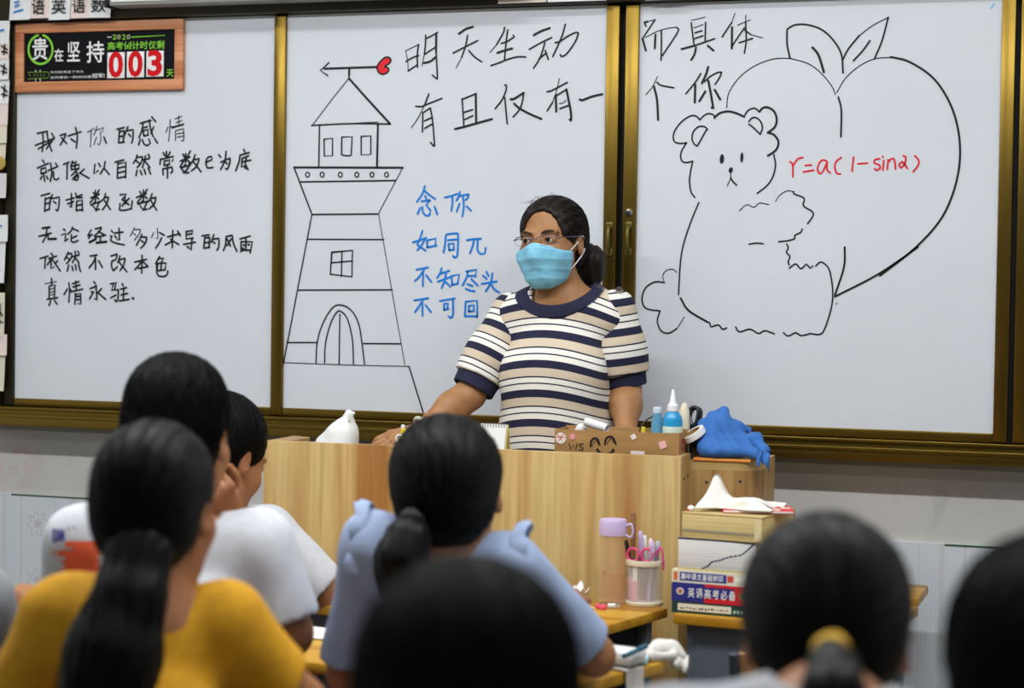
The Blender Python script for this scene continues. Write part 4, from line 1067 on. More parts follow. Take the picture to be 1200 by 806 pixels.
s_ = sticker(658, 513, .026, .027, M_PALE, 0, 'round_sticker', 'round')
mk = MB()
for q in ([(52, 268), (74, 262), (100, 268)], [(60, 250), (84, 282)], [(92, 246), (66, 286)]): box_ribbon(mk, [oz(*p) for p in q], .0016, -.0018)
mk.build('sticker_print', mat('sticker_red', rgb(206, 60, 56), .6), s_, smooth=False)
sticker(671.5, 511.5, .011, .013, M_PINK, .2); sticker(742, 512, .012, .012, M_PALE, .5); sticker(776, 521.5, .017, .017, mat('peach_sticker', rgb(232, 178, 176), .6), .35); sticker(747, 531.5, .033, .012, M_PALE, 0)
# red print on the box end
pr = MB(); 
for k, (yy, zz, h) in enumerate(((.03, bz - .022, .010), (.045, bz - .020, .012), (.06, bz - .024, .010), (.035, bz - .038, .008), (.052, bz - .040, .010))):
    pr.box((bw, yy, zz - h / 2), (bw + .0008, yy + .010, zz + h / 2), M=BM)
pr.build('red_print', mat('carton_red', rgb(150, 44, 30), .7), box_, smooth=False)

def bottle_at(name, px, ytop, ybase, Y): p = atY(px, ybase, Y); q = atY(px, ytop, Y); return p, q[2]
# glue bottle standing in the box
gp, gt = bottle_at('g', 788, 456, 506, -.475); gz = TOP + .004; gh = gt - gz
gb = thing('glue_bottle', (gp[0], gp[1], gz), 'blue liquid glue bottle with white pointed nozzle standing in the cardboard box', 'bottle')
M_BLUEL = mat('blue_liquid', rgb(40, 160, 216), .25, Transmission_Weight=.15)
MB().lathe([(0, 0), (.022, 0), (.0235, .004), (.0235, gh * .62), (.021, gh * .68), (.012, gh * .73), (.011, gh * .745)], (gp[0], gp[1], gz), 32).build('bottle_body', M_BLUEL, gb)
MB().lathe([(.0136, 0), (.0136, gh * .07), (.0095, gh * .085), (.0075, gh * .12), (.003, gh * .255), (.0016, gh * .262), (0, gh * .262)], (gp[0], gp[1], gz + gh * .735), 24).build('nozzle', mat('white_plastic', rgb(232, 234, 236), .4), gb)
MB().lathe([(.0238, gh * .38), (.0241, gh * .385), (.0241, gh * .545), (.0238, gh * .55)], (gp[0], gp[1], gz), 32).build('label', mat('pale_green_label', rgb(206, 222, 204), .5), gb)
lb = MB()
for k in range(7):
    a = -math.pi / 2 - .7 + k * .22 + .3; z_ = gz + gh * .45
    for dz, w_ in ((0, .0022), (.004, .0016), (-.004, .0018)):
        c_ = V(gp[0] + .0243 * math.cos(a), gp[1] + .0243 * math.sin(a), z_ + dz)
        t_ = V(-math.sin(a), math.cos(a), 0) * w_; u_ = V(0, 0, .0011)
        lb.add([c_ - t_ - u_, c_ + t_ - u_, c_ + t_ + u_, c_ - t_ + u_], [[0, 1, 2, 3]])
lb.build('label_print', M_INK, gb, smooth=False)
MB().lathe([(.0239, gh * .30), (.0242, gh * .305), (.0242, gh * .36), (.0239, gh * .365)], (gp[0], gp[1], gz), 32).build('red_band', mat('label_red', rgb(200, 60, 60), .5), gb)
# clear bottle with blue content behind
cp, ct = bottle_at('c', 770, 483, 506, -.462); ch = ct - gz
cbt = thing('liquid_bottle', (cp[0], cp[1], gz), 'slim clear bottle of pale blue liquid beside the white-nozzled glue bottle', 'bottle')
MB().lathe([(0, 0), (.013, 0), (.0145, .004), (.0145, ch * .8), (.011, ch * .93), (.010, ch)], (cp[0], cp[1], gz), 24).build('bottle_body', mat('pale_blue_clear', rgb(120, 190, 226), .2, Transmission_Weight=.4), cbt)
MB().lathe([(.0108, ch - .002), (.0108, ch + .010), (.009, ch + .013), (0, ch + .013)], (cp[0], cp[1], gz), 24).build('cap', mat('clear_cap', rgb(190, 204, 214), .3), cbt)
# rolled paper lying on the box
ra, rb = atY(687, 494, -.47), atY(712, 502, -.49)
rl = thing('paper_roll', (ra + rb) / 2, 'white paper roll lying across the open cardboard box', 'paper roll')
mbr = MB(); t_ = unit(rb - ra); u_ = unit(np.cross(t_, V(0, 0, 1))); w_ = np.cross(u_, t_)
def rollf(u, v):
    a = v * 4.4 * math.pi; r = .0085 + .0012 * v * 2
    return ra + (rb - ra) * u + u_ * r * math.cos(a) + w_ * r * math.sin(a)
mbr.sheet(rollf, 2, 60, .0004); mbr.build('roll_sheet', M_WHITE, rl)
c2 = atY(681, 503, -.455)
cr_ = thing('crumpled_tissue', (c2[0], c2[1], c2[2]), 'small crumpled white tissue peeking over the box rim beside the paper roll', 'tissue')
vt, fq = skin([Ell(c2, (.014, .012, .010), None, .01), Ell(c2 + V(-.008, 0, -.012), (.014, .012, .014), None, .01), C(c2, V(c2[0], c2[1], TOP + .006), .012, .014, .01)], .003, disp=folds(5, .002, 150, 260))
link_mesh('tissue_wad', vt, fq, M_WHITE, cr_)
yb_ = atY(758, 504, -.455)
yl = thing('highlighter', (yb_[0], yb_[1], TOP + .004), 'yellow highlighter pen showing above the rim inside the cardboard box', 'pen')
MB().tube([(yb_[0] + .0, yb_[1], TOP + .004), (yb_[0] - .012, yb_[1] + .01, yb_[2])], .006, 14).build('barrel', mat('highlighter_yellow', rgb(240, 214, 40), .4), yl)
MB().tube([(yb_[0] - .012, yb_[1] + .01, yb_[2]), (yb_[0] - .0135, yb_[1] + .0112, yb_[2] + .006)], .0062, 14).build('pen_cap', MATS['highlighter_yellow'], yl)

# tape ring, spool and cables beside the box on the wing
tc = atY(813, 509, -.44)
tr = thing('tape_roll', (tc[0], tc[1], tc[2] - .02), 'white roll of tape leaning on the cardboard box by the blue cloth', 'tape')
TM = rotz(.5) @ rotx(-.30) @ roty(-.62)
MB().lathe([(.022, -.0075), (.030, -.0075), (.0305, 0), (.030, .0075), (.022, .0075), (.0215, 0), (.022, -.0075)], tc, 40, M=TM @ rotx(.25)).build('tape_ring', M_WHITE, tr)
MB().lathe([(.0185, -.008), (.0218, -.008), (.0218, .008), (.0185, .008), (.0185, -.008)], tc, 40, M=TM @ rotx(.25)).build('core', M_CARD, tr)
ec = atY(802, 488, -.40)
er = thing('chalk_holder', (ec[0], ec[1], WZ), 'cream tapered plastic holder standing behind the glue bottle', 'holder')
MB().lathe([(0, 0), (.014, 0), (.014, (ec[2] - WZ) * .9), (.012, (ec[2] - WZ) * 1.15), (.006, (ec[2] - WZ) * 1.32), (0, (ec[2] - WZ) * 1.34)], (ec[0], ec[1], WZ), 24).build('holder_body', mat('cream_plastic', rgb(222, 212, 188), .5), er)
MB().lathe([(.0143, .01), (.0146, .012), (.0146, .022), (.0143, .024)], (ec[0], ec[1], WZ), 24).build('ring_band', MATS['white_plastic'], er)
ka = atY(814, 478, -.38)
kb = thing('black_cable', (ka[0], ka[1], WZ), 'coiled black cable standing between the cream holder and blue cloth', 'cable')
cm = MB()
loop = smooth_line([atY(x, y, Y) for x, y, Y in ((806, 530, -.40), (807, 505, -.39), (806, 484, -.385), (812, 477, -.38), (818, 480, -.385), (816, 494, -.39), (811, 505, -.395), (813, 520, -.40), (818, 530, -.40))], 6)
cm.tube(loop, .0042, 10); cm.tube([p + V(.006, .006, -.003) for p in loop], .004, 10); cm.build('cable_coil', M_BLACKP, kb)
MB().tube([atY(811, 497, -.40), atY(809, 488, -.402)], .0035, 10).build('metal_tip', M_CHROME, kb)
k2 = thing('black_cable', atY(752, 500, -.44), 'thin black cable arching behind the clear blue bottle', 'cable')
MB().tube(smooth_line([atY(x, y, Y) for x, y, Y in ((748, 516, -.46), (751, 500, -.45), (758, 492, -.44), (766, 488, -.44), (776, 490, -.43), (784, 500, -.43), (788, 515, -.43))], 5), .0016, 8).build('cable_cord', M_BLACKP, k2)

# blue cloth and the orange board on the wing
M_CLOTH = noisy('blue_microfibre', rgb(56, 112, 184), rgb(48, 100, 172), (300, 300, 300), rough=.9, bump=.3)
q0 = atZ(843, 537, WZ + .002); q1 = atZ(893, 541, WZ + .002)
ob = thing('orange_board', ((q0[0] + q1[0]) / 2, q0[1] + .05, WZ), 'thin orange wooden drawing board lying under the blue cloth on the podium wing', 'board')
ox0, oy0 = pm(.012, WY0 + .004, 0)[:2]
MB().box((.006, WY0 - .004, WZ), (.145, WY0 + .19, WZ + .007), .002, M=PM).build('board_slab', wood('orange_wood', rgb(196, 112, 40), rgb(222, 138, 56), rgb(232, 156, 78), 'x', .45, 30), ob)
cl = thing('blue_cloth', atY(860, 520, -.40), 'crumpled blue microfibre cloth heaped on the podium wing', 'cloth')
g = lambda x, y, Y=-.40: atY(x, y, Y)
hz_ = WZ + .008
pc = [C(g(838, 520, -.41), g(840, 500, -.40), .046, .030, .02), C(g(836, 500, -.39), g(833, 487, -.385), .024, .012, .012), C(g(834, 486, -.385), g(850, 480, -.39), .012, .009, .008),
      C(g(826, 522, -.44), g(824, 496, -.40), .022, .014, .014), C(g(848, 482, -.39), g(850, 502, -.42), .010, .020, .012),
      C(g(858, 520, -.42), g(864, 502, -.40), .036, .020, .02), C(g(864, 499, -.40), g(878, 503, -.39), .014, .012, .012), C(g(876, 518, -.41), g(886, 514, -.40), .024, .018, .016),
      C(g(884, 516, -.40), g(894, 528, -.43), .018, .014, .012), C(g(826, 526, -.45), g(866, 530, -.46), .020, .016, .014), C(g(866, 528, -.45), g(890, 533, -.46), .016, .011, .012),
      C(g(846, 496, -.42), g(864, 528, -.465), .012, .010, .008), C(g(868, 508, -.42), g(884, 530, -.455), .010, .009, .008), C(g(832, 500, -.425), g(842, 528, -.47), .010, .010, .008)]
def creases(X, Y, Z):
    a = np.abs(np.sin(34 * X + 21 * Z + 1.4 * np.sin(24 * Z + 9 * X))); b = np.abs(np.sin(27 * Z - 30 * X + 15 * Y + 1.2 * np.sin(20 * X)))
    return .0055 * (a - .5) + .004 * (b - .5) + folds(11, .0022, 40, 90)(X, Y, Z)
vt, fq = skin(pc, .0032, disp=creases, cuts=[((0, 0, hz_), (0, 0, -1))], relax=1)
link_mesh('cloth_folds', vt, fq, M_CLOTH, cl)
hang = MB()
ha, hb = g(889, 520, -.47), g(903, 528, -.455)
def hf(u, v):
    p = ha + (hb - ha) * u; drop = .045 * v
    return p + V(.004 * math.sin(u * 9), -.016 * math.sin(v * 2.0) - .012 + .006 * math.sin(u * 12 + 2 * v), -.008 - drop * (0.75 + .25 * math.sin(2 + 5 * u)))
hang.sheet(hf, 20, 12, .002); hang.build('hanging_corner', M_CLOTH, cl)

# plastic bag, flip notepad, cable clip ornament ----------------------
M_BAG = mat('white_plastic_film', rgb(236, 238, 238), .4, Transmission_Weight=.12)
bg = lambda x, y, Y=-.53: atY(x, y, Y)
bagb = bg(402, 524); bagb[2] = TOP
bag = thing('plastic_bag', bagb, 'white knotted plastic bag standing on the podium near the tower drawing', 'bag')
pb = [C(V(bg(402, 0)[0], -.53, TOP + .03), bg(402, 508), .050, .034, .03), C(bg(402, 508), bg(407, 492), .032, .014, .02), Ell(V(bg(402, 0)[0], -.53, TOP + .035), (.052, .038, .04), None, .02),
      C(bg(406, 496), bg(409, 485), .013, .010, .008), C(bg(409, 485), bg(415, 484), .007, .004, .004), C(bg(394, 512), bg(400, 496), .022, .008, .02)]
vt, fq = skin(pb, .0028, disp=lambda X, Y, Z: folds(21, .0030, 60, 130)(X, Y, Z), cuts=[((0, 0, TOP + .0005), (0, 0, -1))], relax=0)
link_mesh('bag_film', vt, fq, M_BAG, bag)
kn = MB()
kn.sheet(lambda u, v: bg(401 + 8 * u + 3 * v, 497 - 13 * u + 4 * v, -.545) + V(0, .006 * math.sin(3 * u + 2 * v) , .003 * math.sin(5 * v)), 10, 6, .0015); kn.build('twisted_neck', M_BAG, bag)
nb0, nb1 = atY(568, 527, -.50), atY(594, 528, -.50)
npd = thing('flip_notepad', (nb1[0], -.49, TOP), 'small white spiral flip notepad with yellow cover propped on the podium', 'notepad')
zt_ = atY(590, 497, -.49)[2]; w_n = .07
NM = M4(rotz(-.12), (nb1[0] - w_n, -.495, TOP))
hN = zt_ - TOP
def leaf(y_top, y_bot, th, x0=0, x1=w_n, h=hN):
    m = MB(); m.add([(x0, y_bot, 0), (x1, y_bot, 0), (x1, y_bot + th, 0), (x0, y_bot + th, 0), (x0, y_top, h), (x1, y_top, h), (x1, y_top + th, h), (x0, y_top + th, h)], [[3, 2, 1, 0], [4, 5, 6, 7], [0, 1, 5, 4], [1, 2, 6, 5], [2, 3, 7, 6], [3, 0, 4, 7]])
    m.v = [tuple(NM[:3, :3] @ np.array(v) + NM[:3, 3]) for v in m.v]; return m
leaf(0, -.022, .004).build('paper_block', M_WHITE, npd, smooth=False)
M_YC = mat('pale_yellow_card', rgb(214, 198, 120), .6)
leaf(.004, .022, .002, 0, w_n + .003).build('cover', M_YC, npd, smooth=False); leaf(.0045, -.0175, .0015, 0, w_n + .003).build('cover', M_YC, npd, smooth=False)
rg = MB()
for k in range(9):
    x_ = .005 + k * .0075
    rg.tube([NM[:3, :3] @ V(x_, .002 + .005 * math.cos(a), hN - .003 + .006 * math.sin(a)) + NM[:3, 3] for a in np.linspace(0, 2 * math.pi, 12)], .0008, 6)
rg.build('wire_spiral', mat('wire_grey', rgb(130, 132, 138), .3, .8), npd)
oc = atY(472, 513, -.52)
orn = thing('ornament', (oc[0], oc[1], TOP), 'little yellow and white ornament beside the teacher\'s resting hand', 'ornament')
o_ = lambda x, y, Y=-.515: atY(x, y, Y)
vt, fq = skin([C(V(o_(473, 0)[0], -.515, TOP), o_(473, 505), .012, .006, .008), C(o_(473, 506), o_(472, 501), .0058, .005, .004), C(o_(473, 507), o_(477, 505), .005, .0042, .004), C(o_(473, 508), o_(470, 509), .004, .003, .004)], .0018)
link_mesh('yellow_body', vt, fq, mat('toy_yellow', rgb(236, 206, 20), .4), orn)
MB().lathe([(0, -.006), (.004, -.0055), (.0052, -.002), (.0052, .003), (.004, .006), (0, .007)], o_(472.3, 500.5), 18).build('white_top', MATS['white_plastic'], orn)
hk = thing('cable_clip', o_(468, 515, -.535), 'white plastic hook with a flat tail on the podium edge by the hand', 'hook')
hkm = MB(); hkm.tube(smooth_line([o_(x, y, -.535) for x, y in ((465.5, 517), (464.5, 513), (466.5, 510), (470.5, 510.5), (473, 514), (476, 519), (477.5, 524))], 5), .0030, 10); hkm.build('hook_curve', MATS['white_plastic'], hk)
MB().tube([o_(477.5, 524, -.535), V(o_(478, 0)[0], -.535, TOP)], .003, 10).build('hook_stem', MATS['white_plastic'], hk)

# ------------------------------------------------------------------ desks and stools
DZ = .765
def desk(fr_corner, rot, w, d, label, extra=None):
    """fr_corner: front corner at the aisle end (x max, nearest the camera) at desk height"""
    M = M4(rotz(rot), (fr_corner[0], fr_corner[1], 0))            # local x from -w to 0, y from 0 to d
    c = M[:3, :3] @ V(-w / 2, d / 2, 0) + M[:3, 3]
    t = thing('school_desk', c, label, 'desk', 'single school desks')
    MB().box((-w, 0, DZ - .022), (0, d, DZ), .004, M=M).build('desktop', M_DESK, t)
    tr_ = MB().box((-w + .04, .03, DZ - .16), (-.04, .034, DZ - .023), M=M).box((-w + .04, d - .034, DZ - .16), (-.04, d - .03, DZ - .023), M=M).box((-w + .04, .034, DZ - .16), (-.04, d - .034, DZ - .155), M=M)
    tr_.build('book_tray', M_GREY, t, smooth=False)
    for x in (-w + .02, -.045):
        for y in (.035, d - .06):
            MB().box((x, y, .025), (x + .025, y + .025, DZ - .022), .003, M=M).build('leg', M_GREY, t)
        MB().box((x - .004, .0, .0), (x + .029, d, .026), .005, M=M).build('foot_bar', M_GREY, t)
        MB().box((x + .004, .06, .16), (x + .021, d - .06, .18), .003, M=M).build('side_bar', M_GREY, t)
    return t, M
def lx(M, p): return (np.linalg.inv(M) @ np.append(np.array(p, float), 1))[:3]
fa = atZ(700, 736, DZ); ba = atZ(783, 712, DZ)
ra_ = math.atan2(ba[1] - fa[1], ba[0] - fa[0]) - math.pi / 2
da = math.hypot(*(ba - fa)[:2])
ext = .08
fa2 = fa - unit(ba - fa) * ext
deskA, MA = desk(fa2, ra_, .56, da + ext, 'yellow-topped school desk against the podium, carrying the pencil cup and bottle')
fc = atZ(788, 719, DZ)
rc = math.radians(-7)
fc2 = fc + rotz(rc) @ V(.45, 0, 0)
deskC, MC = desk(fc2, rc, .45, .37, 'yellow-topped school desk carrying the stack of books beside the podium')
fb = atZ(690, 799, DZ); bb_ = atZ(779, 775, DZ)
rb__ = math.atan2(bb_[1] - fb[1], bb_[0] - fb[0]) - math.pi / 2
db = math.hypot(*(bb_ - fb)[:2])
fb2 = fb - unit(bb_ - fb) * .03
deskB, MBd = desk(fb2, rb__, .50, db + .03, 'yellow-topped school desk in the second row at the elbow of the student in pale blue')
fd = atZ(386, 778, DZ)
deskD, MD = desk((fd[0] - .0, fd[1] + .0, 0), math.radians(-6), .52, .34, 'yellow-topped school desk with a white sheet, before the student in printed tee')
deskE, ME = desk((-1.30, -1.10, 0), math.radians(-4), .56, .40, 'yellow-topped school desk before the girl in a plain white tee at the podium')
deskF, MF = desk((.42, -2.72, 0), math.radians(2), .56, .40, 'yellow-topped school desk before the student with the yellow hair tie')
deskG, MG = desk((-.30, -2.78, 0), math.radians(-2), .52, .40, 'yellow-topped school desk behind the student in pale blue, under the dark blurred head') if False else (None, None)

# things on the desk against the podium -------------------------------
def on(px, py, z=DZ): return atZ(px, py, z)
cupc = on(755, 708); CH = atY(755, 655, cupc[1])[2] - DZ
cup = thing('pencil_cup', (cupc[0], cupc[1], DZ), 'clear plastic pencil cup with a cream rim standing on the desk by the podium', 'pencil cup')
M_CLEAR = mat('frosted_plastic', rgb(232, 232, 228), .35, Alpha=.20)
MB().lathe([(0, .003), (.038, .003), (.0405, .006), (.0405, CH - .012), (.0388, CH - .012), (.0388, .009), (.037, .0075), (0, .0075)], cupc, 40).build('cup_wall', M_CLEAR, cup)
M_CREAM = MATS['cream_plastic']
MB().lathe([(.0375, CH - .013), (.0425, CH - .012), (.0435, CH - .006), (.0425, CH), (.0385, CH), (.0375, CH - .006), (.0375, CH - .013)], cupc, 40).build('rim', M_CREAM, cup)
MB().lathe([(0, 0), (.041, 0), (.0425, .002), (.0425, .008), (.0405, .009), (0, .0092)], cupc, 40).build('base_ring', M_CREAM, cup)
ins = MB()
def wrapf(a0, a1, z0_, z1_, r):
    return lambda u, v: V(cupc[0] + r * math.cos(a0 + (a1 - a0) * u), cupc[1] + r * math.sin(a0 + (a1 - a0) * u), DZ + z0_ + (z1_ - z0_) * v)
ins.sheet(wrapf(-2.9, -1.75, .012, CH * .62, .0375), 10, 3, .0006); ins.build('pink_insert', mat('pink_card', rgb(226, 150, 176), .7), cup)
i2 = MB(); i2.sheet(wrapf(-2.1, -1.8, CH * .55, CH * .88, .0378), 5, 3, .0006); i2.build('white_insert', M_WHITE, cup)
def pen(label, x, y, ztop, m, lean=(0, 0), r=.0042, capm=None, cat='pen', name='pen', fl=1.0):
    b0 = cupc + V(x, y, .010); t0 = V(cupc[0] + x + lean[0], cupc[1] + y + lean[1], ztop)
    o = thing(name, b0, label, cat, 'writing tools in the clear pencil cup')
    k = unit(t0 - b0); L = np.linalg.norm(t0 - b0)
    MB().tube([b0, b0 + k * L * .62], r, 12).build('barrel', m, o)
    MB().tube([b0 + k * L * .62, b0 + k * L * .97, t0], [r * 1.12, r * 1.12, r * .6], 12).build('pen_cap', capm or m, o)
    MB().box((-.0008, -r * 1.9, 0), (.0008, -r * 1.0, L * .25), .0003, M=M4(np.eye(3), b0 + k * L * .68)).build('clip', capm or m, o)
    return o
zp = lambda px, py: atY(px, py, cupc[1])[2]
M_LILAC = mat('lilac_plastic', rgb(196, 176, 216), .4); M_GREYP = mat('grey_plastic', rgb(170, 176, 190), .4); M_WP = MATS['white_plastic']
pen('black and white pen leaning to the bottle side of the clear cup', -.018, -.004, zp(732, 632), M_WP, (-.026, 0), .0045, M_BLACKP)
pen('white pen upright among the others in the clear cup', .0, .012, zp(750, 628), M_WP, (-.006, .004))
pen('pinkish white pen beside the upright white one in the clear cup', .006, .006, zp(757, 631), mat('pale_pink_plastic', rgb(232, 204, 212), .4), (.004, .004))
pen('blue-grey pen at the outer side of the clear cup', .018, .004, zp(769, 634), M_GREYP, (.010, .002), .005)
pen('pale lilac pen between the scissors and the blue-grey pen', .012, -.012, zp(763, 633), M_LILAC, (.008, 0), .0045)
M_SCIS = mat('scissor_pink', rgb(222, 74, 122), .4)
sc0 = atY(747, 650, cupc[1] - .02)
scs = thing('scissors', (cupc[0] - .008, cupc[1] - .014, DZ + .010), 'pink-handled scissors standing handles up in the clear pencil cup', 'scissors')
hx, hy, hzz = cupc[0] - .008, cupc[1] - .016, atY(747, 650, cupc[1] - .016)[2]
for s_, nm in ((-1, 0), (1, 1)):
    MB().tube([V(hx + s_ * .0155 + .0125 * math.cos(a), hy + .002 * s_, hzz + .0145 * math.sin(a)) for a in np.linspace(0, 2 * math.pi, 22)], .0032, 8).build('handle', M_SCIS, scs)
    bl_ = MB(); bl_.tube([(hx + s_ * .0045, hy + .0012 * s_, hzz - .016), (hx - s_ * .003, hy + .0012 * s_, hzz - .035), (hx - s_ * .0035, hy + .0012 * s_, DZ + .011)], [.0035, .0042, .001], 8, flat=.4); bl_.build('blade', M_CHROME, scs)
rl_t = atY(742, 601, cupc[1] + .01)
ru = thing('ruler', (cupc[0] - .012, cupc[1] + .012, DZ + .01), 'tall smoky transparent ruler standing in the clear pencil cup', 'ruler')
MB().box((rl_t[0] - .0065, cupc[1] + .012, DZ + .010), (rl_t[0] + .0065, cupc[1] + .0145, rl_t[2]), .0006).build('ruler_blade', mat('smoky_plastic', rgb(150, 110, 84), .2, Alpha=.45), ru)
tk = MB()
for k in range(24): tk.box((rl_t[0] + .0020 - (.002 if k % 5 == 0 else 0), cupc[1] + .0116, rl_t[2] - .006 - k * .004), (rl_t[0] + .0063, cupc[1] + .012, rl_t[2] - .0055 - k * .004))
tk.build('scale_marks', M_INK, ru, smooth=False)
lt = atY(742, 622, cupc[1] - .004)
pen('lilac and pink mechanical pencil taller than the rest in the clear cup', -.006, .004, lt[2], mat('pink_plastic', rgb(226, 130, 170), .4), (-.006, -.004), .005, M_LILAC, 'pencil', 'mechanical_pencil')
rbn = thing('ribbon', atY(775, 650, cupc[1]), 'bright pink ribbon tab hooked over the rim of the pencil cup', 'ribbon')
rp = [atY(x, y, cupc[1] - .01) for x, y in ((770, 653), (773, 642), (776, 645), (777, 655), (778, 662), (777, 668))]
MB().tube(smooth_line(rp, 5), [.0012] + [.0048] * (len(smooth_line(rp, 5)) - 1), 8, flat=.35).build('ribbon_strip', mat('hot_pink', rgb(226, 64, 150), .5), rbn)
MB().tube([rp[1], atY(766, 650, cupc[1] - .005)], .0015, 6).build('hook_end', MATS['hot_pink'], rbn)

botc = on(717, 707); BHt = atY(717, 608, botc[1])[2] - DZ
wb = thing('water_bottle', (botc[0], botc[1], DZ), 'translucent water bottle with a lilac cap standing on the desk beside the pencil cup', 'bottle')
M_WB = mat('clear_bottle', rgb(214, 170, 140), .12, Alpha=.10); M_TEA = mat('pale_tea', rgb(222, 160, 112), .1, Alpha=.22)
R_b = .0305
MB().lathe([(0, .002), (R_b - .004, 0), (R_b, .004), (R_b, BHt * .76), (R_b - .002, BHt * .79), (R_b - .003, BHt * .82), (R_b - .006, BHt * .82), (R_b - .005, BHt * .78), (R_b - .0025, BHt * .75), (R_b - .0025, .007), (0, .006)], botc, 40).build('bottle_wall', M_WB, wb)
MB().lathe([(0, .0075), (R_b - .0035, .0085), (R_b - .0035, BHt * .36), (0, BHt * .36)], botc, 32).build('drink', M_TEA, wb)
MB().lathe([(R_b - .001, BHt * .81), (R_b + .0005, BHt * .815), (R_b + .001, BHt * .97), (R_b - .002, BHt), (0, BHt)], botc, 40).build('cap', M_LILAC, wb)
st_ = smooth_line([botc + V(R_b, -.004, BHt * .93), botc + V(R_b + .012, -.004, BHt * .95), botc + V(R_b + .016, -.004, BHt * .87), botc + V(R_b + .012, -.004, BHt * .80), botc + V(R_b - .001, -.004, BHt * .82)], 5)
MB().tube(st_, .0028, 8).build('carry_loop', M_LILAC, wb)
bp_ = MB()
for k in range(3): bp_.box((botc[0] - .016 + .0, botc[1] - R_b - .0006, DZ + BHt * (.42 - .03 * k)), (botc[0] - .008 - .002 * k, botc[1] - R_b + .003, DZ + BHt * (.42 - .03 * k) + .003))
bp_.build('faint_print', mat('faint_print', rgb(190, 150, 130), .6), wb, smooth=False)

# loose bits on that desk
def slab(name, label, cat, px, py, w, d, h, rot, m, z=DZ, part='sheet', curl=0.0, group=None):
    c = on(px, py, z); t = thing(name, (c[0], c[1], z), label, cat, group)
    M = M4(rotz(rot), (c[0], c[1], z))
    mb = MB()
    mb.sheet(lambda u, v: M[:3, :3] @ V((u - .5) * w, (v - .5) * d, h / 2 + .0003 + curl * (abs(u - .5) ** 2) * 4 + curl * .5 * math.sin(5 * v + 3 * u) ** 2) + M[:3, 3], 8, 8, h)
    mb.build(part, m, t); return t
slab('paper_scrap', 'folded white paper scrap nearest the podium on the cluttered desk', 'paper', 664, 704, .07, .05, .002, .4, M_WHITE, curl=.028)
slab('paper_scrap', 'small white paper scrap beside the pencils, curling upward', 'paper', 676, 705, .045, .035, .0015, -.5, M_WHITE, curl=.022)
def stick(name, label, cat, a, b, r, m, tipm, group=None):
    t = thing(name, (a + b) / 2 * V(1, 1, 0) + V(0, 0, DZ), label, cat, group)
    k = unit(b - a)
    MB().tube([a, b - k * .012], r, 6).build('barrel', m, t); MB().tube([b - k * .012, b], [r, .0006], 6).build('tip', tipm, t); return t
M_PENC = mat('pencil_yellow', rgb(196, 156, 40), .5); M_BARE = mat('bare_wood', rgb(206, 168, 120), .7)
stick('pencil', 'yellow pencil lying on the cluttered desk, nearer the podium', 'pencil', on(668, 708, DZ + .004), on(698, 713, DZ + .004), .0038, M_PENC, M_BARE, 'pencils on the cluttered desk')
stick('pencil', 'dark brown pencil lying on the cluttered desk, nearer its edge', 'pencil', on(676, 714, DZ + .004), on(700, 718, DZ + .004), .0038, mat('pencil_brown', rgb(96, 70, 40), .5), M_BARE, 'pencils on the cluttered desk')
pe = on(705, 714)
pk = thing('pink_sharpener', (pe[0], pe[1], DZ), 'bright pink pencil sharpener on the edge of the cluttered desk', 'sharpener')
MB().box((-.017, -.006, 0), (.012, .007, .012), .004, M=M4(rotz(-.6), (pe[0], pe[1], DZ))).build('sharpener_body', mat('neon_pink', rgb(240, 92, 120), .4), pk)
MB().box((-.010, -.004, .012), (.004, .004, .0132), .0004, M=M4(rotz(-.6), (pe[0], pe[1], DZ))).build('blade', M_CHROME, pk)
pe = on(719, 712)
pk = thing('clear_eraser', (pe[0], pe[1], DZ), 'small white eraser in a clear sleeve beside the pink sharpener', 'eraser')
MB().box((-.013, -.006, .0006), (.005, .006, .009), .002, M=M4(rotz(.3), (pe[0], pe[1], DZ))).build('rubber', M_WHITE, pk)
MB().box((.004, -.0066, 0), (.015, .0066, .0096), .001, M=M4(rotz(.3), (pe[0], pe[1], DZ))).build('sleeve', M_CLEAR, pk)

# book stack ----------------------------------------------------------
SB = on(787, 717); SM_rot = rc + .03
def spine_text(t, M, body, x0, x1, z0_, z1_, m, name='title', bold=.01, y=-.0007, parent=None):
    mb = MB(); text_on(mb, body, (x0, y, z0_), (1, 0, 0), (0, 0, 1), x1 - x0, z1_ - z0_, bold)
    mb.v = [tuple(M[:3, :3] @ np.array(v) + M[:3, 3]) for v in mb.v]; return mb.build(name, m, parent or t, smooth=False)
def book(label, z, h, w, d, x0, y0, rot, cover, block=None, pages_front=False, wave=0.0):
    M = M4(rotz(rot), (SB[0] + x0, SB[1] + y0, z))
    t = thing('book', M[:3, :3] @ V(w / 2, d / 2, 0) + M[:3, 3], label, 'book', 'books stacked on the desk by the podium')
    block = block or mat('page_block', rgb(206, 188, 150), .85)
    c = .0022
    if pages_front:                                            # page edges face the camera, spine at the back
        MB().box((.002, 0.001, c), (w - .002, d - .003, h - c), .001, M=M).build('pages', block, t)
        MB().box((0, 0, 0), (w, d, c), .0008, M=M).box((0, 0, h - c), (w, d, h), .0008, M=M).box((0, d - .003, c), (w, d, h - c), M=M).build('cover', cover, t)
    else:
        MB().box((.001, .003, c), (w - .003, d - .002, h - c), .0005, M=M).build('pages', block, t)
        MB().box((0, 0, 0), (w, d, c), .0008, M=M).box((0, 0, h - c), (w, d, h), .0008, M=M).box((0, 0, c), (w, .003, h - c), M=M).build('cover', cover, t)
    return t, M
def band(t, M, x0, x1, z0_, z1_, m, name='spine_panel', y=-.0005):
    return MB().box((x0, y, z0_), (x1, y + .0008, z1_), M=M).build(name, m, t, smooth=False)
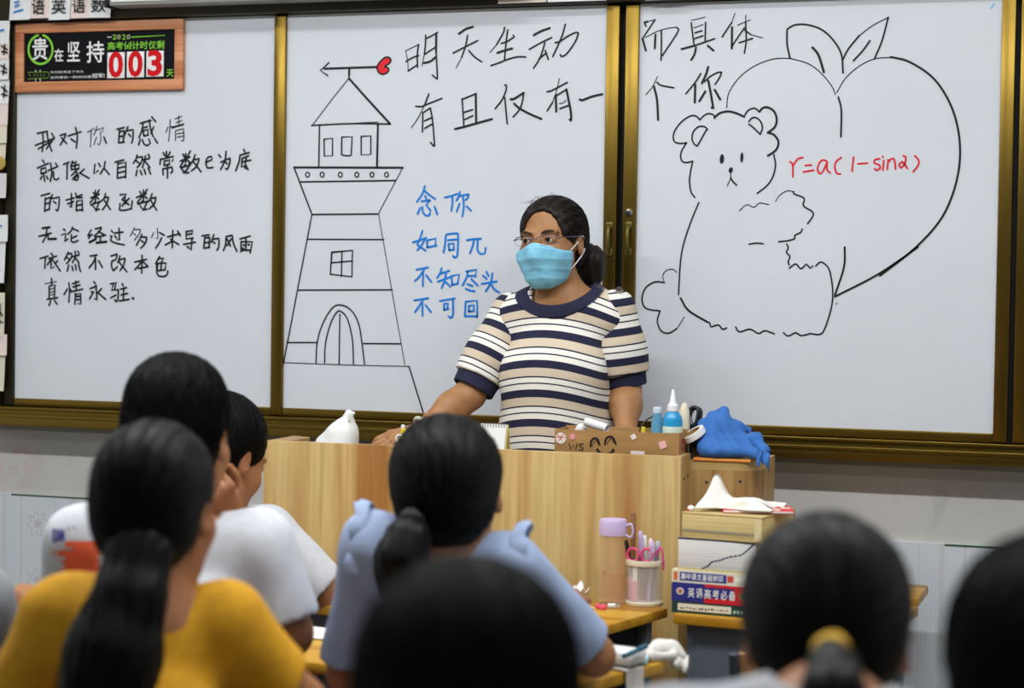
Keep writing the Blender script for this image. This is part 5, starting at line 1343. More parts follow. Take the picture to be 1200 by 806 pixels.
M_DGREEN = mat('dark_green_cover', rgb(26, 62, 52), .5); M_BLUEC = mat('blue_cover', rgb(40, 42, 128), .45); M_REDC = mat('red_cover', rgb(206, 32, 44), .45); M_CREAMC = mat('cream_cover', rgb(226, 220, 200), .55); M_WBLUE = mat('navy_blue_print', rgb(44, 54, 140), .5)
bx = lambda px: atY(px, 700, SB[1])[0] - SB[0]
zz = lambda py: atY(838, py, SB[1])[2]
Wd = atY(889, 700, SB[1])[0] - SB[0]
zs = [DZ, DZ + .0255, DZ + .0255 + .0405, DZ + .066 + .029, DZ + .095 + .069, DZ + .164 + .056]
t, M = book('thin dark green and cream book at the bottom of the stack by the podium', zs[0], .025, Wd, .20, 0, 0, SM_rot, M_DGREEN)
band(t, M, .014, .135, .006, .021, M_CREAMC)
mk = MB()
rn = random.Random(8)
for k in range(16):
    x_ = .020 + k * .007; mk.box((x_, -.0009, .010 + rn.uniform(-.001, .001)), (x_ + rn.uniform(.002, .0055), -.0005, .013 + rn.uniform(-.001, .002)), M=M)
mk.build('spine_lettering', M_INK, t, smooth=False)
mk = MB()
for k in range(6): mk.box((.140 + k * .0075, -.0007, .008), (.145 + k * .0075, -.0003, .014), M=M)
mk.build('spine_lettering', mat('pale_green_print', rgb(170, 200, 180), .6), t, smooth=False)
t, M = book('thick blue and red exam book, second from the bottom of the stack', zs[1], .040, Wd + .002, .21, -.001, .0, SM_rot, M_BLUEC)
band(t, M, Wd * .39, Wd + .0025, .0, .0115, M_REDC); band(t, M, Wd * .74, Wd + .0025, .0115, .0405, M_REDC); band(t, M, Wd * .39, Wd * .75, .0345, .0405, M_REDC)
for i, chh in enumerate('英语高考必备'): spine_text(t, M, chh, .038 + i * .0185, .053 + i * .0185, .010, .031, M_WHITE, y=-.0011)
def disc(t, M, cx, cz, r, m, name, y=-.0011):
    mb = MB(); pts = [(cx + r * math.cos(a), cz + r * .9 * math.sin(a)) for a in np.linspace(0, 2 * math.pi, 21)[:-1]]
    mb.prism(pts, y, y + .0006); mb.v = [tuple(M[:3, :3] @ np.array(v) + M[:3, 3]) for v in mb.v]; return mb.build(name, m, t, smooth=False)
disc(t, M, .020, .022, .0085, M_CREAMC, 'emblem'); disc(t, M, .020, .022, .0055, mat('emblem_tan', rgb(176, 110, 90), .6), 'emblem', -.0014)
disc(t, M, Wd * .85, .021, .011, mat('gold_print', rgb(190, 130, 50), .5), 'emblem'); disc(t, M, Wd * .85, .021, .007, mat('leaf_green', rgb(60, 120, 60), .5), 'emblem', -.0014); disc(t, M, Wd * .95, .021, .0025, M_WHITE, 'emblem')
t, M = book('white-spined book with a blue title strip, third from the bottom of the stack', zs[2], .0285, Wd + .001, .205, -.001, .002, SM_rot - .01, M_CREAMC)
band(t, M, .018, Wd * .65, .005, .0235, M_WBLUE); band(t, M, .004, .013, .005, .023, mat('orange_print', rgb(210, 110, 60), .6)); band(t, M, Wd * .66, Wd * .73, .008, .022, mat('red_print', rgb(200, 70, 60), .6)); band(t, M, Wd * .76, Wd - .004, .010, .019, mat('pale_band', rgb(236, 234, 226), .6))
for i, chh in enumerate('高中语文基础知识'): spine_text(t, M, chh, .021 + i * .0122, .0318 + i * .0122, .0075, .0215, M_WHITE, y=-.0011, bold=.02)
M_PG = noisy('white_page_edges', rgb(226, 224, 222), rgb(206, 204, 202), (4, 4, 500), rough=.85)
M_PGY = noisy('yellowed_page_edges', rgb(216, 194, 136), rgb(196, 172, 112), (4, 4, 420), rough=.85)
t, M = book('thick book with white page edges crossed by a wavy ink line, fourth in the stack', zs[3], .068, Wd - .012, .205, .009, .004, SM_rot - .02, mat('dark_blue_cover', rgb(56, 62, 96), .5), M_PG, True)
band(t, M, .0, Wd - .012, -.0002, .0035, mat('yellow_edge', rgb(206, 190, 110), .6), 'cover_edge')
il = MB(); pts = smooth_line([(.055, .003), (.070, .010), (.080, .020), (.100, .026), (.120, .034), (.145, .040), (.160, .052), (.172, .064)], 5)
for a, b in zip(pts[:-1:2], pts[1::2]): 
    r2 = MB(); ribbon(r2, [tuple(a), tuple(b)], .0032, .0004); il.add([M[:3, :3] @ np.array(v) + M[:3, 3] for v in r2.v], r2.f)
il.build('ink_line', mat('ink_navy', rgb(40, 44, 84), .6), t, smooth=False)
t, M = book('old yellowed thick book near the top of the stack, page edges outward', zs[4], .055, Wd - .004, .215, .016, .006, SM_rot - .06, mat('tan_cover', rgb(190, 166, 110), .6), M_PGY, True)
band(t, M, .004, Wd - .02, .014, .019, mat('grey_band', rgb(150, 140, 120), .7), 'stain_band', .0002); band(t, M, Wd - .022, Wd - .006, .004, .05, mat('torn_cream', rgb(222, 204, 156), .7), 'torn_spine', .0)
# booklet and crumpled sheet on top
rbk = thing('red_booklet', (SB[0] + .18, SB[1] + .12, zs[5]), 'red booklet with white patches sticking out at the top of the book stack', 'booklet')
RMk = M4(rotz(SM_rot + .35), (SB[0] + .105, SB[1] + .02, zs[5]))
MB().box((0, 0, 0), (.155, .11, .007), .001, M=RMk).build('cover', M_REDC, rbk)
MB().box((.002, -.0004, .0015), (.153, .108, .0055), .0005, M=RMk).build('pages', M_WHITE, rbk)
wp = MB().box((.105, .010, .007), (.125, .03, .0074), M=RMk).box((.13, .05, .007), (.15, .07, .0074), M=RMk); wp.build('cover_print', M_CREAMC, rbk, smooth=False)
cs = thing('crumpled_sheet', (SB[0] + .08, SB[1] + .06, zs[5] + .007), 'crumpled off-white sheet curling up on top of the book stack', 'paper')
sheet = MB()
YT = SB[1] + .035
A0, A1, A2 = atY(818, 607, YT), atY(832, 573, YT), atY(906, 609, YT)
def cf(u, v):
    x = A0[0] + (A2[0] - A0[0]) * u
    top = zs[5] + .010 + .052 * math.exp(-((u - .14) / .13) ** 2) + .024 * math.exp(-((u - .42) / .22) ** 2) + .010 * math.sin(11 * u) * .4
    z = zs[5] + .008 + (top - zs[5] - .008) * math.sin(v * math.pi * .5) ** 1.2
    y = YT - .02 + .075 * v + .010 * math.sin(7 * u + 3 * v) + .02 * (1 - v) * math.sin(3 * u)
    return V(x + .010 * (v - .5), y, z + .004 * math.sin(13 * u + 6 * v) * v)
sheet.sheet(cf, 36, 18, .0008)
def cf2(u, v):
    p = cf(u, 1.0); return p + V(0, .085 * v, -(p[2] - zs[5] - .012) * v ** 1.4 + .004 * math.sin(9 * u + 4 * v) * (1 - v))
sheet.sheet(cf2, 36, 12, .0008)
sheet.build('paper_sheet', noisy('stained_paper', rgb(226, 222, 214), rgb(206, 192, 164), (26, 26, 26), rough=.85, lo=.55, hi=.8), cs)
ez = thing('eraser_bit', (atY(809, 609, SB[1] + .03)), 'small white eraser on the corner at the top of the book stack', 'eraser')
vt, fq = skin([Ell(atY(809, 609, SB[1] + .03) * V(1, 1, 0) + V(0, 0, zs[5] + .006), (.007, .006, .006), None, .004), Ell(atY(811, 608, SB[1] + .03) * V(1, 1, 0) + V(0, 0, zs[5] + .005), (.006, .005, .005), None, .004)], .0015)
link_mesh('rubber', vt, fq, M_WHITE, ez)
MB().box((-.004, -.004, 0), (.004, .004, .004), .001, M=M4(rotz(.3), atY(806, 611, SB[1] + .03) * V(1, 1, 0) + V(0, 0, zs[5]))).build('red_sleeve', M_REDC, ez)

# second-row desk clutter ---------------------------------------------
slab('exercise_book', 'pale blue exercise book lying on the second-row desk', 'book', 716, 772, .15, .11, .008, .1, mat('pale_blue_paper', rgb(176, 216, 228), .7), curl=.004)
c_ = on(722, 781)
tb_ = thing('tissue_pack', (c_[0], c_[1], DZ + .009), 'white tissue pack with a dark square mark on the second-row desk', 'tissue pack')
TMx = M4(rotz(-.25), (c_[0], c_[1], DZ + .0095))
MB().box((-.055, -.032, 0), (.05, .032, .026), .009, M=TMx).build('wrapper', M_BAG, tb_)
MB().box((-.012, -.0335, .007), (.006, -.0315, .020), .0005, M=TMx).build('dark_mark', mat('dark_mark', rgb(70, 74, 76), .6), tb_)
MB().box((-.05, -.006, .0255), (.045, .006, .0275), .001, M=TMx).build('opening_flap', M_WHITE, tb_)
a, b = on(731, 769, DZ + .04), on(757, 757, DZ + .045)
pt = thing('pen', (a + b) / 2, 'dark teal pen lying across the tissue pack on the second-row desk', 'pen')
MB().tube([a, a + (b - a) * .65], .0045, 12).build('barrel', mat('teal_plastic', rgb(24, 84, 106), .4), pt); MB().tube([a + (b - a) * .65, b], .005, 12).build('pen_cap', MATS['teal_plastic'], pt)
# white cloth heaped over the corner and the strip hanging down
ce = on(772, 772)
UPV = V(0, 0, 1)
wc = thing('white_cloth', (ce[0], ce[1], DZ), 'white cloth heaped over the corner of the second-row desk', 'cloth')
D0 = float((ce - CAM) @ CF)
wp_ = lambda px, py, dd=0.0: atD(px, py, D0 + dd)
M_COTTON = noisy('white_cotton', rgb(214, 210, 204), rgb(204, 199, 192), (90, 90, 90), rough=.9)
vt, fq = skin([C(wp_(759, 764), wp_(773, 760, .02), .013, .017, .012), C(wp_(773, 760, .02), wp_(788, 762, .01), .017, .016, .012), C(wp_(788, 762, .01), wp_(799, 768), .015, .009, .012), C(wp_(764, 768, -.03), wp_(786, 770, -.02), .011, .010, .010)],
              .0034, disp=lambda X, Y, Z: folds(31, .0035, 50, 100)(X, Y, Z) + .003 * (np.abs(np.sin(70 * X + 50 * Z)) - .5))
link_mesh('cloth_folds', vt, fq, M_COTTON, wc)
fl_ = MB()
A_, B_, C_, D_ = wp_(780, 763), wp_(807, 769), wp_(787, 780, -.02), wp_(803, 788, -.02)
fl_.sheet(lambda u, v: (A_ * (1 - u) + B_ * u) * (1 - v) + (C_ * (1 - u) + D_ * u) * v + CF * (.006 * math.sin(9 * u + 2 * v) - .012 * math.sin(math.pi * v)), 18, 14, .003)
fl_.build('hanging_flap', M_COTTON, wc)
edge0 = MBd[:3, :3] @ V(.004, .13, DZ) + MBd[:3, 3]
hs = thing('hanging_towel', edge0, 'narrow white towel hanging down over the side of the second-row desk', 'towel')
ha0 = MBd[:3, :3] @ V(.0, db + .03 - .085, DZ) + MBd[:3, 3]
exd = MBd[:3, :3] @ V(1, 0, 0); eyd = MBd[:3, :3] @ V(0, -1, 0)
def tw(u, v):
    w_ = .055
    p = ha0 + eyd * (w_ * u)
    if v < .2: q = p - exd * (.05 * (1 - v / .2)) + V(0, 0, .004)
    else: q = p + exd * (.006 + .004 * math.sin(6 * u)) + V(0, 0, .004 - .13 * (v - .2) / .8)
    return q + exd * .004 * math.sin(14 * u) * v
mb = MB(); mb.sheet(tw, 14, 24, .0025); mb.build('towel_sheet', MATS['white_cotton'], hs)
# sheet on the desk by the white tees
slab('paper_sheet', 'white sheet of paper on the desk beside the elbow of the student in white', 'paper', 365, 742, .17, .12, .0012, -.1, M_WHITE, curl=.004)
c_ = on(352, 756)
# chair beyond the yellow hair tie
chp = atY(964, 770, -1.12)
chx, chy = chp[0], -1.12
chair = thing('school_chair', (chx, chy, 0), 'school chair with a tan back and grey tube frame beyond the yellow hair tie', 'chair')
M_TAN = wood('tan_ply', rgb(170, 128, 80), rgb(198, 156, 104), rgb(210, 172, 124), 'x', .5, 20)
zb0, zb1 = .60, .775
bkm = MB(); bkm.sheet(lambda u, v: V(chx - .125 + .25 * u, chy - .20 - .02 * math.sin(math.pi * u) - .03 * v, zb0 + (zb1 - zb0) * v), 14, 6, .010); bkm.build('backrest', M_TAN, chair)
stm = MB(); stm.box((chx - .14, chy - .18, .43), (chx + .14, chy + .19, .445), .006); stm.build('seat', M_TAN, chair)
for sx in (-1, 1):
    MB().tube(smooth_line([V(chx + sx * .130, chy - .22, 0), V(chx + sx * .130, chy - .19, .42), V(chx + sx * .130, chy - .215, .62), V(chx + sx * .130, chy - .245, .775)], 5), .0105, 10).build('rear_leg', M_DGREY, chair)
    MB().tube([V(chx + sx * .125, chy + .19, 0), V(chx + sx * .125, chy + .16, .43)], .0105, 10).build('front_leg', M_DGREY, chair)
    MB().tube([V(chx + sx * .127, chy - .19, .415), V(chx + sx * .125, chy + .16, .415)], .009, 10).build('seat_rail', M_DGREY, chair)
# small side bench by the wall whose yellow end shows past the same head
pe = atY(1076, 706, -.30)
bn = thing('wall_bench', (pe[0] - .20, -.20, 0), 'low yellow-topped bench by the wall, past the girl with the yellow hair tie', 'bench')
MB().box((pe[0] - .40, -.32, pe[2] - .013), (pe[0], -.08, pe[2] + .011), .004).build('bench_top', M_DESK, bn)
for sx in (-.37, -.17):
    for yy in (-.29, -.13): MB().box((pe[0] + sx, yy, 0), (pe[0] + sx + .03, yy + .03, pe[2] - .013), .003).build('leg', M_DGREY, bn)
MB().box((pe[0] - .35, -.13, pe[2] - .07), (pe[0] - .15, -.115, pe[2] - .013)).build('apron', M_DGREY, bn, smooth=False)

def stool(x, y, label, rot=0):
    M = M4(rotz(rot), (x, y, 0))
    t = thing('wooden_stool', (x, y, 0), label, 'stool', 'wooden school stools')
    MB().box((-.15, -.12, .405), (.15, .12, .43), .006, M=M).build('seat', M_TAN, t)
    for sx in (-1, 1):
        for sy in (-1, 1): MB().tube([M[:3, :3] @ V(sx * .14, sy * .11, 0) + M[:3, 3], M[:3, :3] @ V(sx * .12, sy * .09, .406) + M[:3, 3]], .013, 8).build('leg', M_DGREY, t)
        MB().tube([M[:3, :3] @ V(sx * .133, -.10, .13) + M[:3, 3], M[:3, :3] @ V(sx * .133, .10, .13) + M[:3, 3]], .008, 8).build('stretcher', M_DGREY, t)
    return t
# ------------------------------------------------------------------ building a person from joints
UP = V(0, 0, 1)
def seated(Hc, psi, sw, ov=None, neck_off=(0.035, -0.150), lean=0.09, drop=.046, hipz=.535, knee=.37):
    R = rotz(math.radians(psi)); F = R @ V(0, -1, 0); X = R @ V(1, 0, 0)
    J = {'fwd': F}
    J['neck'] = Hc - F * neck_off[0] + UP * neck_off[1]
    J['hip'] = V(J['neck'][0], J['neck'][1], hipz) - F * lean
    ax = unit(J['neck'] - J['hip'])
    J['sl'] = J['neck'] - X * sw / 2 - ax * drop; J['sr'] = J['neck'] + X * sw / 2 - ax * drop
    for a, s in (('l', -1), ('r', 1)):
        J['e' + a] = J['s' + a] + F * .15 + X * s * .045 - UP * .20
        J['w' + a] = J['e' + a] + F * .20 - X * s * .07 - UP * (J['e' + a][2] - DZ - .03)
        J['k' + a] = J['hip'] + F * knee + X * s * .08 - UP * .02
        J['a' + a] = V(J['k' + a][0], J['k' + a][1], .08) - F * .04
    for k, v in (ov or {}).items(): J[k] = np.array(v, float)
    return J
def person(label, Hc, psi_head, J, nod=0, roll=0, hs=1.0, hair='pony', hair_m=None, skin_m=None, shirt_m=None, sleeve=.62, w=1.0, girth=1.0,
           shirt_t=.010, sleeve_t=.016, h=.0065, fine=None, neck_r=.066, hands=True, curl=.5, fold_seed=1, fold_amp=.0045, shirt=True, ground_z=0.0, nstrand=500,
           body_extra=(), neck_drop=0.0, hair_h=.0045, shirt_name='shirt', hand_dirs=None):
    root = thing('person', (J['hip'][0], J['hip'][1], ground_z), label, 'person')
    R = head_frame(psi_head, nod, roll)
    bp, RB = body_prims(J, w, girth)
    P = [p for _, p in bp]
    L = lambda x, y, z: Hc + R @ (V(x * HEAD_W, y, z) * hs)
    P.append(C(L(0, .030, -.060), J['neck'] - (J['neck'] - J['hip']) * .06, .047 * hs, .053 * w, .035))
    P.append(C(L(0, .0, -.075), J['neck'] + J['fwd'] * .012, .038 * hs, .044, .03))
    if hands:
        for a, sd in (('l', 1), ('r', -1)):
            d = unit(J['w' + a] - J['e' + a]); d = unit(d * .6 + J['fwd'] * .4) if not (hand_dirs and a in hand_dirs) else hand_dirs[a][0]
            up_ = UP if not (hand_dirs and a in hand_dirs) else hand_dirs[a][1]
            cl_ = curl if not (hand_dirs and a in hand_dirs) else hand_dirs[a][2]
            P += hand_prims(J['w' + a], d, up_, sd, cl_, .97 * w)
    P += head_prims(Hc, R, hs)
    P += list(body_extra)
    fr = fine or (None, None, None)
    vt, fq = skin(P, h, fr, relax=1)
    link_mesh('body', vt, fq, skin_m or M_SKIN2, root)
    # eyes
    for sx in (-1, 1):
        MB().lathe([(0, -.0114)] + [(.0115 * math.cos(a), .0115 * math.sin(a)) for a in np.linspace(-1.45, 1.45, 13)] + [(0, .0114)], (0, 0, 0), 20).v
        e_ = MB(); c_ = L(sx * .031, -.0765, .008)
        e_.lathe([(0, -.0115 * hs)] + [(.0115 * hs * math.cos(a), .0115 * hs * math.sin(a)) for a in np.linspace(-1.45, 1.45, 13)] + [(0, .0115 * hs)], c_, 20)
        eo = e_.build('eye', M_EYE, root)
        ga = unit(R @ V(-.22, -1, -.05)); i_ = MB()
        B = np.stack([unit(np.cross(ga, UP)), np.cross(unit(np.cross(ga, UP)), ga), ga], 1)
        i_.lathe([(.0062 * hs, .0094 * hs), (.0060 * hs, .0104 * hs), (.0040 * hs, .0114 * hs), (0, .0119 * hs)], c_, 20, M=B); i_.build('iris', M_IRIS, eo)
    # clothes
    tors = [inflate(p, shirt_t) for t, p in bp if t == 'torso']
    sl = []
    for a in 'lr':
        s_, e_ = J['s' + a], J['e' + a]; end = s_ + (e_ - s_) * sleeve
        sl.append(C(s_ - (e_ - s_) * .02, end, (.049 + sleeve_t * .6) * w, (.045 + sleeve_t) * w, .03, sleeve < 1.0))
        if sleeve >= 1.0:
            wv = J['w' + a]; sl.append(C(e_, e_ + (wv - e_) * min(sleeve - 1.0 + .02, .95), (.042 + sleeve_t * .7) * w, (.036 + sleeve_t * .6) * w, .025, True))
    nk = J['neck']; ax = unit(nk - J['hip'])
    cutn = [C(nk - ax * (.010 + neck_drop) + J['fwd'] * .012, nk + ax * .10 + J['fwd'] * .012, neck_r, neck_r + .02, .006, False, 1)]
    hem = ((J['hip'] + ax * -.06), -ax)
    if shirt:
        vt, fq = skin(tors + sl + cutn, h, disp=folds(fold_seed, fold_amp, 18, 42), cuts=[hem], relax=1)
        so = link_mesh(shirt_name, vt, fq, shirt_m, root)
        a_ = np.linspace(0, 2 * math.pi, 40)
    else: so = None
    # trousers and shoes
    tp = [inflate(p, .010) for t, p in bp if t in ('leg',)] + [inflate(bp[0][1], .006)]
    tp = [p for p in tp]
    vt, fq = skin(tp, .012, disp=folds(fold_seed + 9, .004, 14, 30), cuts=[(J['hip'] + ax * .06, ax), ((0, 0, ground_z + .045), (0, 0, -1))], relax=1)
    link_mesh('trousers', vt, fq, M_TROUSER, root)
    for a in 'lr':
        q = J['a' + a]; f_ = J['fwd']
        vt, fq = skin([C(V(q[0], q[1], ground_z + .048), V(q[0], q[1], ground_z + .035) + f_ * .15, .045, .036, .02), C(q, V(q[0], q[1], ground_z + .05), .046, .046, .02)], .008, cuts=[((0, 0, ground_z + .001), (0, 0, -1)), ((0, 0, ground_z + .085), (0, 0, 1))])
        link_mesh('shoe', vt, fq, M_SHOE, root)
    # hair
    hm = hair_m or M_HAIR
    hp_ = hair_prims(Hc, R, hs, hair)
    rnd = np.random.RandomState(fold_seed)
    Rt = R.T
    def hd(Xa, Ya, Za):
        q = (np.stack([Xa, Ya, Za], 1) - Hc) @ R
        if hair == 'short': ang = np.arctan2(q[:, 0], q[:, 1] - .02) * 26
        else: ang = np.arctan2(q[:, 0], q[:, 2] + .06) * 34
        return .0009 * np.sin(ang + 3 * np.sin(q[:, 2] * 40)) + .0006 * np.sin(ang * 2.7 + 1)
    vt, fq = skin(hp_, hair_h, disp=hd, relax=1)
    ho = link_mesh('hair', vt, fq, hm, root)
    sm_ = MB()
    if hair == 'short':
        st = lambda rn: V(rn.randn(), rn.randn() * .9 + .35, -abs(rn.randn()) * .55 - .05)
        strands(sm_, hp_, Hc, R, hs, st, V(.1, .35, .9), nstrand, fold_seed + 3, rad=.0008, lift=.0022, spread=.25)
    else:
        st = lambda rn: V(rn.randn() * .9, -abs(rn.randn()) * .7 + .1, rn.uniform(-.1, 1.0))
        strands(sm_, hp_, Hc, R, hs, st, V(0, .85, -.62), nstrand, fold_seed + 3, rad=.0007, lift=.0016, spread=.10)
    if sm_.v: link_mesh('hair_strands', sm_.v, sm_.f, hm, ho) if False else None
    if sm_.v:
        so2 = link_mesh('fine_hair', sm_.v, sm_.f, hm, ho)
        so2['kind'] = 'stuff'
    return root, R, L, so
def tail(root, pts, rads, m, seed=1, n=160, tie_m=None, tie_r=None, flat=None, name='ponytail'):
    pr = [C(a, b, ra, rb, .02) for a, b, ra, rb in zip(pts[:-1], pts[1:], rads[:-1], rads[1:])]
    def dsp(X, Y, Z): return .0014 * np.sin(X * 300 + 2 * np.sin(Z * 30)) + .001 * np.sin(X * 520 + Y * 200 + 1)
    vt, fq = skin(pr, .0045, disp=dsp, relax=1)
    t = link_mesh(name, vt, fq, m, root)
    mb = MB()
    fine_p = smooth_line(pts, 3); fr_ = np.interp(np.linspace(0, 1, len(fine_p)), np.linspace(0, 1, len(rads)), rads)
    tail_strands(mb, fine_p, fr_, n, seed); f_ = link_mesh('fine_hair', mb.v, mb.f, m, t); f_['kind'] = 'stuff'
    if tie_m is not None:
        d = unit(pts[1] - pts[0]); u = unit(np.cross(d, V(1, .2, .1))); w = np.cross(d, u)
        tm = MB()
        for k in range(3):
            c = pts[0] + d * (k - 1) * .006; rr = tie_r
            tm.tube([c + rr * (u * math.cos(a) + w * math.sin(a)) + d * .002 * math.sin(3 * a + k) for a in np.linspace(0, 2 * math.pi, 24)], .0058, 8, caps=False)
        tm.build('hair_tie', tie_m, root)
    return t

# ------------------------------------------------------------------ the teacher
Tt = -.255
tj = {}
tj['fwd'] = unit(V(-.05, -1, 0))
tj['neck'] = atY(661, 345, Tt + .005)
tj['hip'] = atY(655, 590, Tt + .025); tj['hip'][2] = .90
tj['sl'] = atY(599, 370, Tt + .0); tj['sr'] = atY(722, 366, Tt + .005)
tj['el'] = atY(551, 462, -.335); tj['wl'] = atY(492, 505, -.45); tj['er'] = atY(733, 455, -.235); tj['wr'] = atY(734, 512, -.36)
for a, s in (('l', -1), ('r', 1)):
    tj['k' + a] = V(tj['hip'][0] + s * .10, Tt + .02, .48); tj['a' + a] = V(tj['hip'][0] + s * .10, Tt + .03, .085)
tH = atY(646.5, 284.5, -.275)
M_TSKIN = M_SKIN
hdl = unit(atY(452, 518, -.50) - tj['wl'])
hd_ = {'l': (unit(hdl * V(1, 1, .7)), unit(V(.1, -.35, 1)), .55), 'r': (unit(V(-.25, -.85, -.35)), UP, .3)}
fx = (tH[0] - .10, tH[0] + .10, .0028); fy = (tH[1] - .13, tH[1] + .13, .0028); fz = (tH[2] - .135, tH[2] + .13, .0028)
HEAD_W = 1.10
teacher, TR, TL, _ = person('woman teacher in striped sweater, glasses and blue face mask standing behind the podium', tH, -9, tj, nod=2, roll=-3, hs=.93, hair='back', hair_m=M_HAIRB,
        skin_m=M_TSKIN, shirt=False, h=.006, fine=(fx, fy, fz), fold_seed=4, w=.92, girth=1.0, nstrand=1500, hair_h=.0032, hand_dirs=hd_)
# striped sweater
PER = .0735
zref = atY(643, 387.2, Tt - .10)[2]
def stripe_mat():
    m = mat('striped_knit', rgb(226, 220, 208), .9)
    at_ = nd(m, 'ShaderNodeAttribute'); at_.attribute_name = 'stripe'
    dv = nd(m, 'ShaderNodeMath', operation='DIVIDE'); dv.inputs[1].default_value = PER; lk(m, at_.outputs['Fac'], dv.inputs[0])
    fr_ = nd(m, 'ShaderNodeMath', operation='FRACT'); lk(m, dv.outputs[0], fr_.inputs[0])
    N_, B_, W_ = rgb(24, 25, 56), rgb(206, 190, 168), rgb(232, 229, 222)
    r = ramp(m, [(0, N_), (.262, B_), (.545, N_), (.595, W_), (.765, N_), (.812, W_)], 'CONSTANT'); lk(m, fr_.outputs[0], r.inputs['Fac'])
    lk(m, r.outputs['Color'], BS(m).inputs['Base Color'])
    wv = nd(m, 'ShaderNodeTexWave'); wv.inputs['Scale'].default_value = 260; wv.bands_direction = 'X'
    lk(m, objcoord(m), wv.inputs['Vector'])
    bp_ = nd(m, 'ShaderNodeBump'); bp_.inputs['Strength'].default_value = .25; bp_.inputs['Distance'].default_value = .001
    lk(m, wv.outputs['Fac'], bp_.inputs['Height']); lk(m, bp_.outputs['Normal'], BS(m).inputs['Normal'])
    return m
M_STRIPE = stripe_mat()
bp, RBt = body_prims(tj, .92, 1.0)
nk = tj['neck']; ax = unit(nk - tj['hip'])
tors = [inflate(p, .012) for t, p in bp if t == 'torso']
lat = unit(tj['sr'] - tj['sl'])
tfw = tj['fwd']
tors += [Ell(nk - ax * .20 + tfw * .085 - lat * .06, (.075, .05, .07), None, .06), Ell(nk - ax * .20 + tfw * .085 + lat * .06, (.075, .05, .07), None, .06),
         Ell(nk - ax * .34 + tfw * .05, (.13, .085, .12), None, .08)]
ncut = C(nk - ax * .010 + tfw * .026, nk + ax * .12 + tfw * .0, .073, .092, .005, False, 1)
vt, fq = skin(tors + [ncut], .0055, disp=folds(40, .0028, 14, 30), cuts=[(tj['hip'] - ax * .07, -ax)], relax=1)
xc = nk[0]
sv = -(vt[:, 2] - zref + 1.25 * ((vt[:, 0] - xc) * 1.0) ** 2 + .055 * (vt[:, 0] - xc)) + 20 * PER
link_mesh('sweater', vt, fq, M_STRIPE, teacher, attrs={'stripe': sv})
for a, fe in (('l', .80), ('r', .80)):
    s_, e_ = tj['s' + a], tj['e' + a]; d = unit(e_ - s_); Ls = np.linalg.norm(e_ - s_)
    end = s_ + d * Ls * fe
    vt, fq = skin([C(s_ - d * .006, s_ + d * Ls * .5, .055, .0625, .03), C(s_ + d * Ls * .5, end, .0625, .0660, .03, True)], .0045,
                  disp=lambda X, Y, Z: folds(44, .0030, 20, 44)(X, Y, Z), relax=1)
    link_mesh('sleeve', vt, fq, M_STRIPE, teacher, attrs={'stripe': (vt - s_) @ d + .0350 + 20 * PER})
    c0, c1 = end - d * .010, end + d * .034
    cu = MB(); u = unit(np.cross(d, UP)); w_ = np.cross(d, u)
    prof = [(.055, .010), (.0590, .008), (.0585, .012), (.0575, .020), (.0565, .040), (.0540, .0425), (.0515, .040), (.0515, .010)]
    B = np.stack([u, w_, d], 1)
    cu.lathe([(r * .98, z) for r, z in prof], c0, 44, M=B); cu.build('cuff', M_NAVY, teacher)
# round navy collar
rim = []
U0 = lat; V0 = np.cross(lat, ax)
col = MB(); nn = 56; ringp = []
cc = nk + ax * .004 + tfw * .012
dirs = [U0 * math.cos(t) + unit(tfw - ax * (tfw @ ax)) * math.sin(t) for t in np.linspace(0, 2 * math.pi, nn + 1)[:-1]]
SDt = [p for p in tors]
prof_in, prof_out = [], []
def on_surf(dirn, drop):
    o = cc - ax * drop; r = .20
    for _ in range(40): r -= .7 * float(points_d(SDt, (o + dirn * r)[None])[0])
    return o + dirn * r
rows_ = []
for t, dv_ in zip(np.linspace(0, 2 * math.pi, nn + 1)[:-1], dirs):
    f = max(0, math.sin(t)) ** 1.0
    d_in, d_out = .000 + .034 * f, .020 + .052 * f
    tilt = unit(dv_ + ax * 1.1)
    p_in = nk + ax * (.010 - .034 * f) + dv_ * (.066 + .010 * f) + tfw * .010
    p_out = nk + ax * (-.004 - .048 * f) + dv_ * (.088 + .016 * f) + tfw * .012
    def push(p, lift):
        for _ in range(12):
            dd = float(points_d(SDt, p[None])[0]); p = p + unit(dv_ + ax * (1.0 - .95 * f)) * (lift - dd) * .7
        return p
    a0 = push(p_in, .0045); b0_ = push(p_out, .0035); m0 = push((p_in + p_out) / 2, .0060)
    rows_.append([a0 - unit(dv_ + ax) * .009, a0, m0, b0_, b0_ - unit(dv_ + ax) * .006])
vs = [p for r in rows_ for p in r]; K = 5
fs = [[i * K + j, i * K + j + 1, ((i + 1) % nn) * K + j + 1, ((i + 1) % nn) * K + j] for i in range(nn) for j in range(K - 1)]
col.add(vs, [f[::-1] for f in fs]); col.build('collar', M_NAVY, teacher)
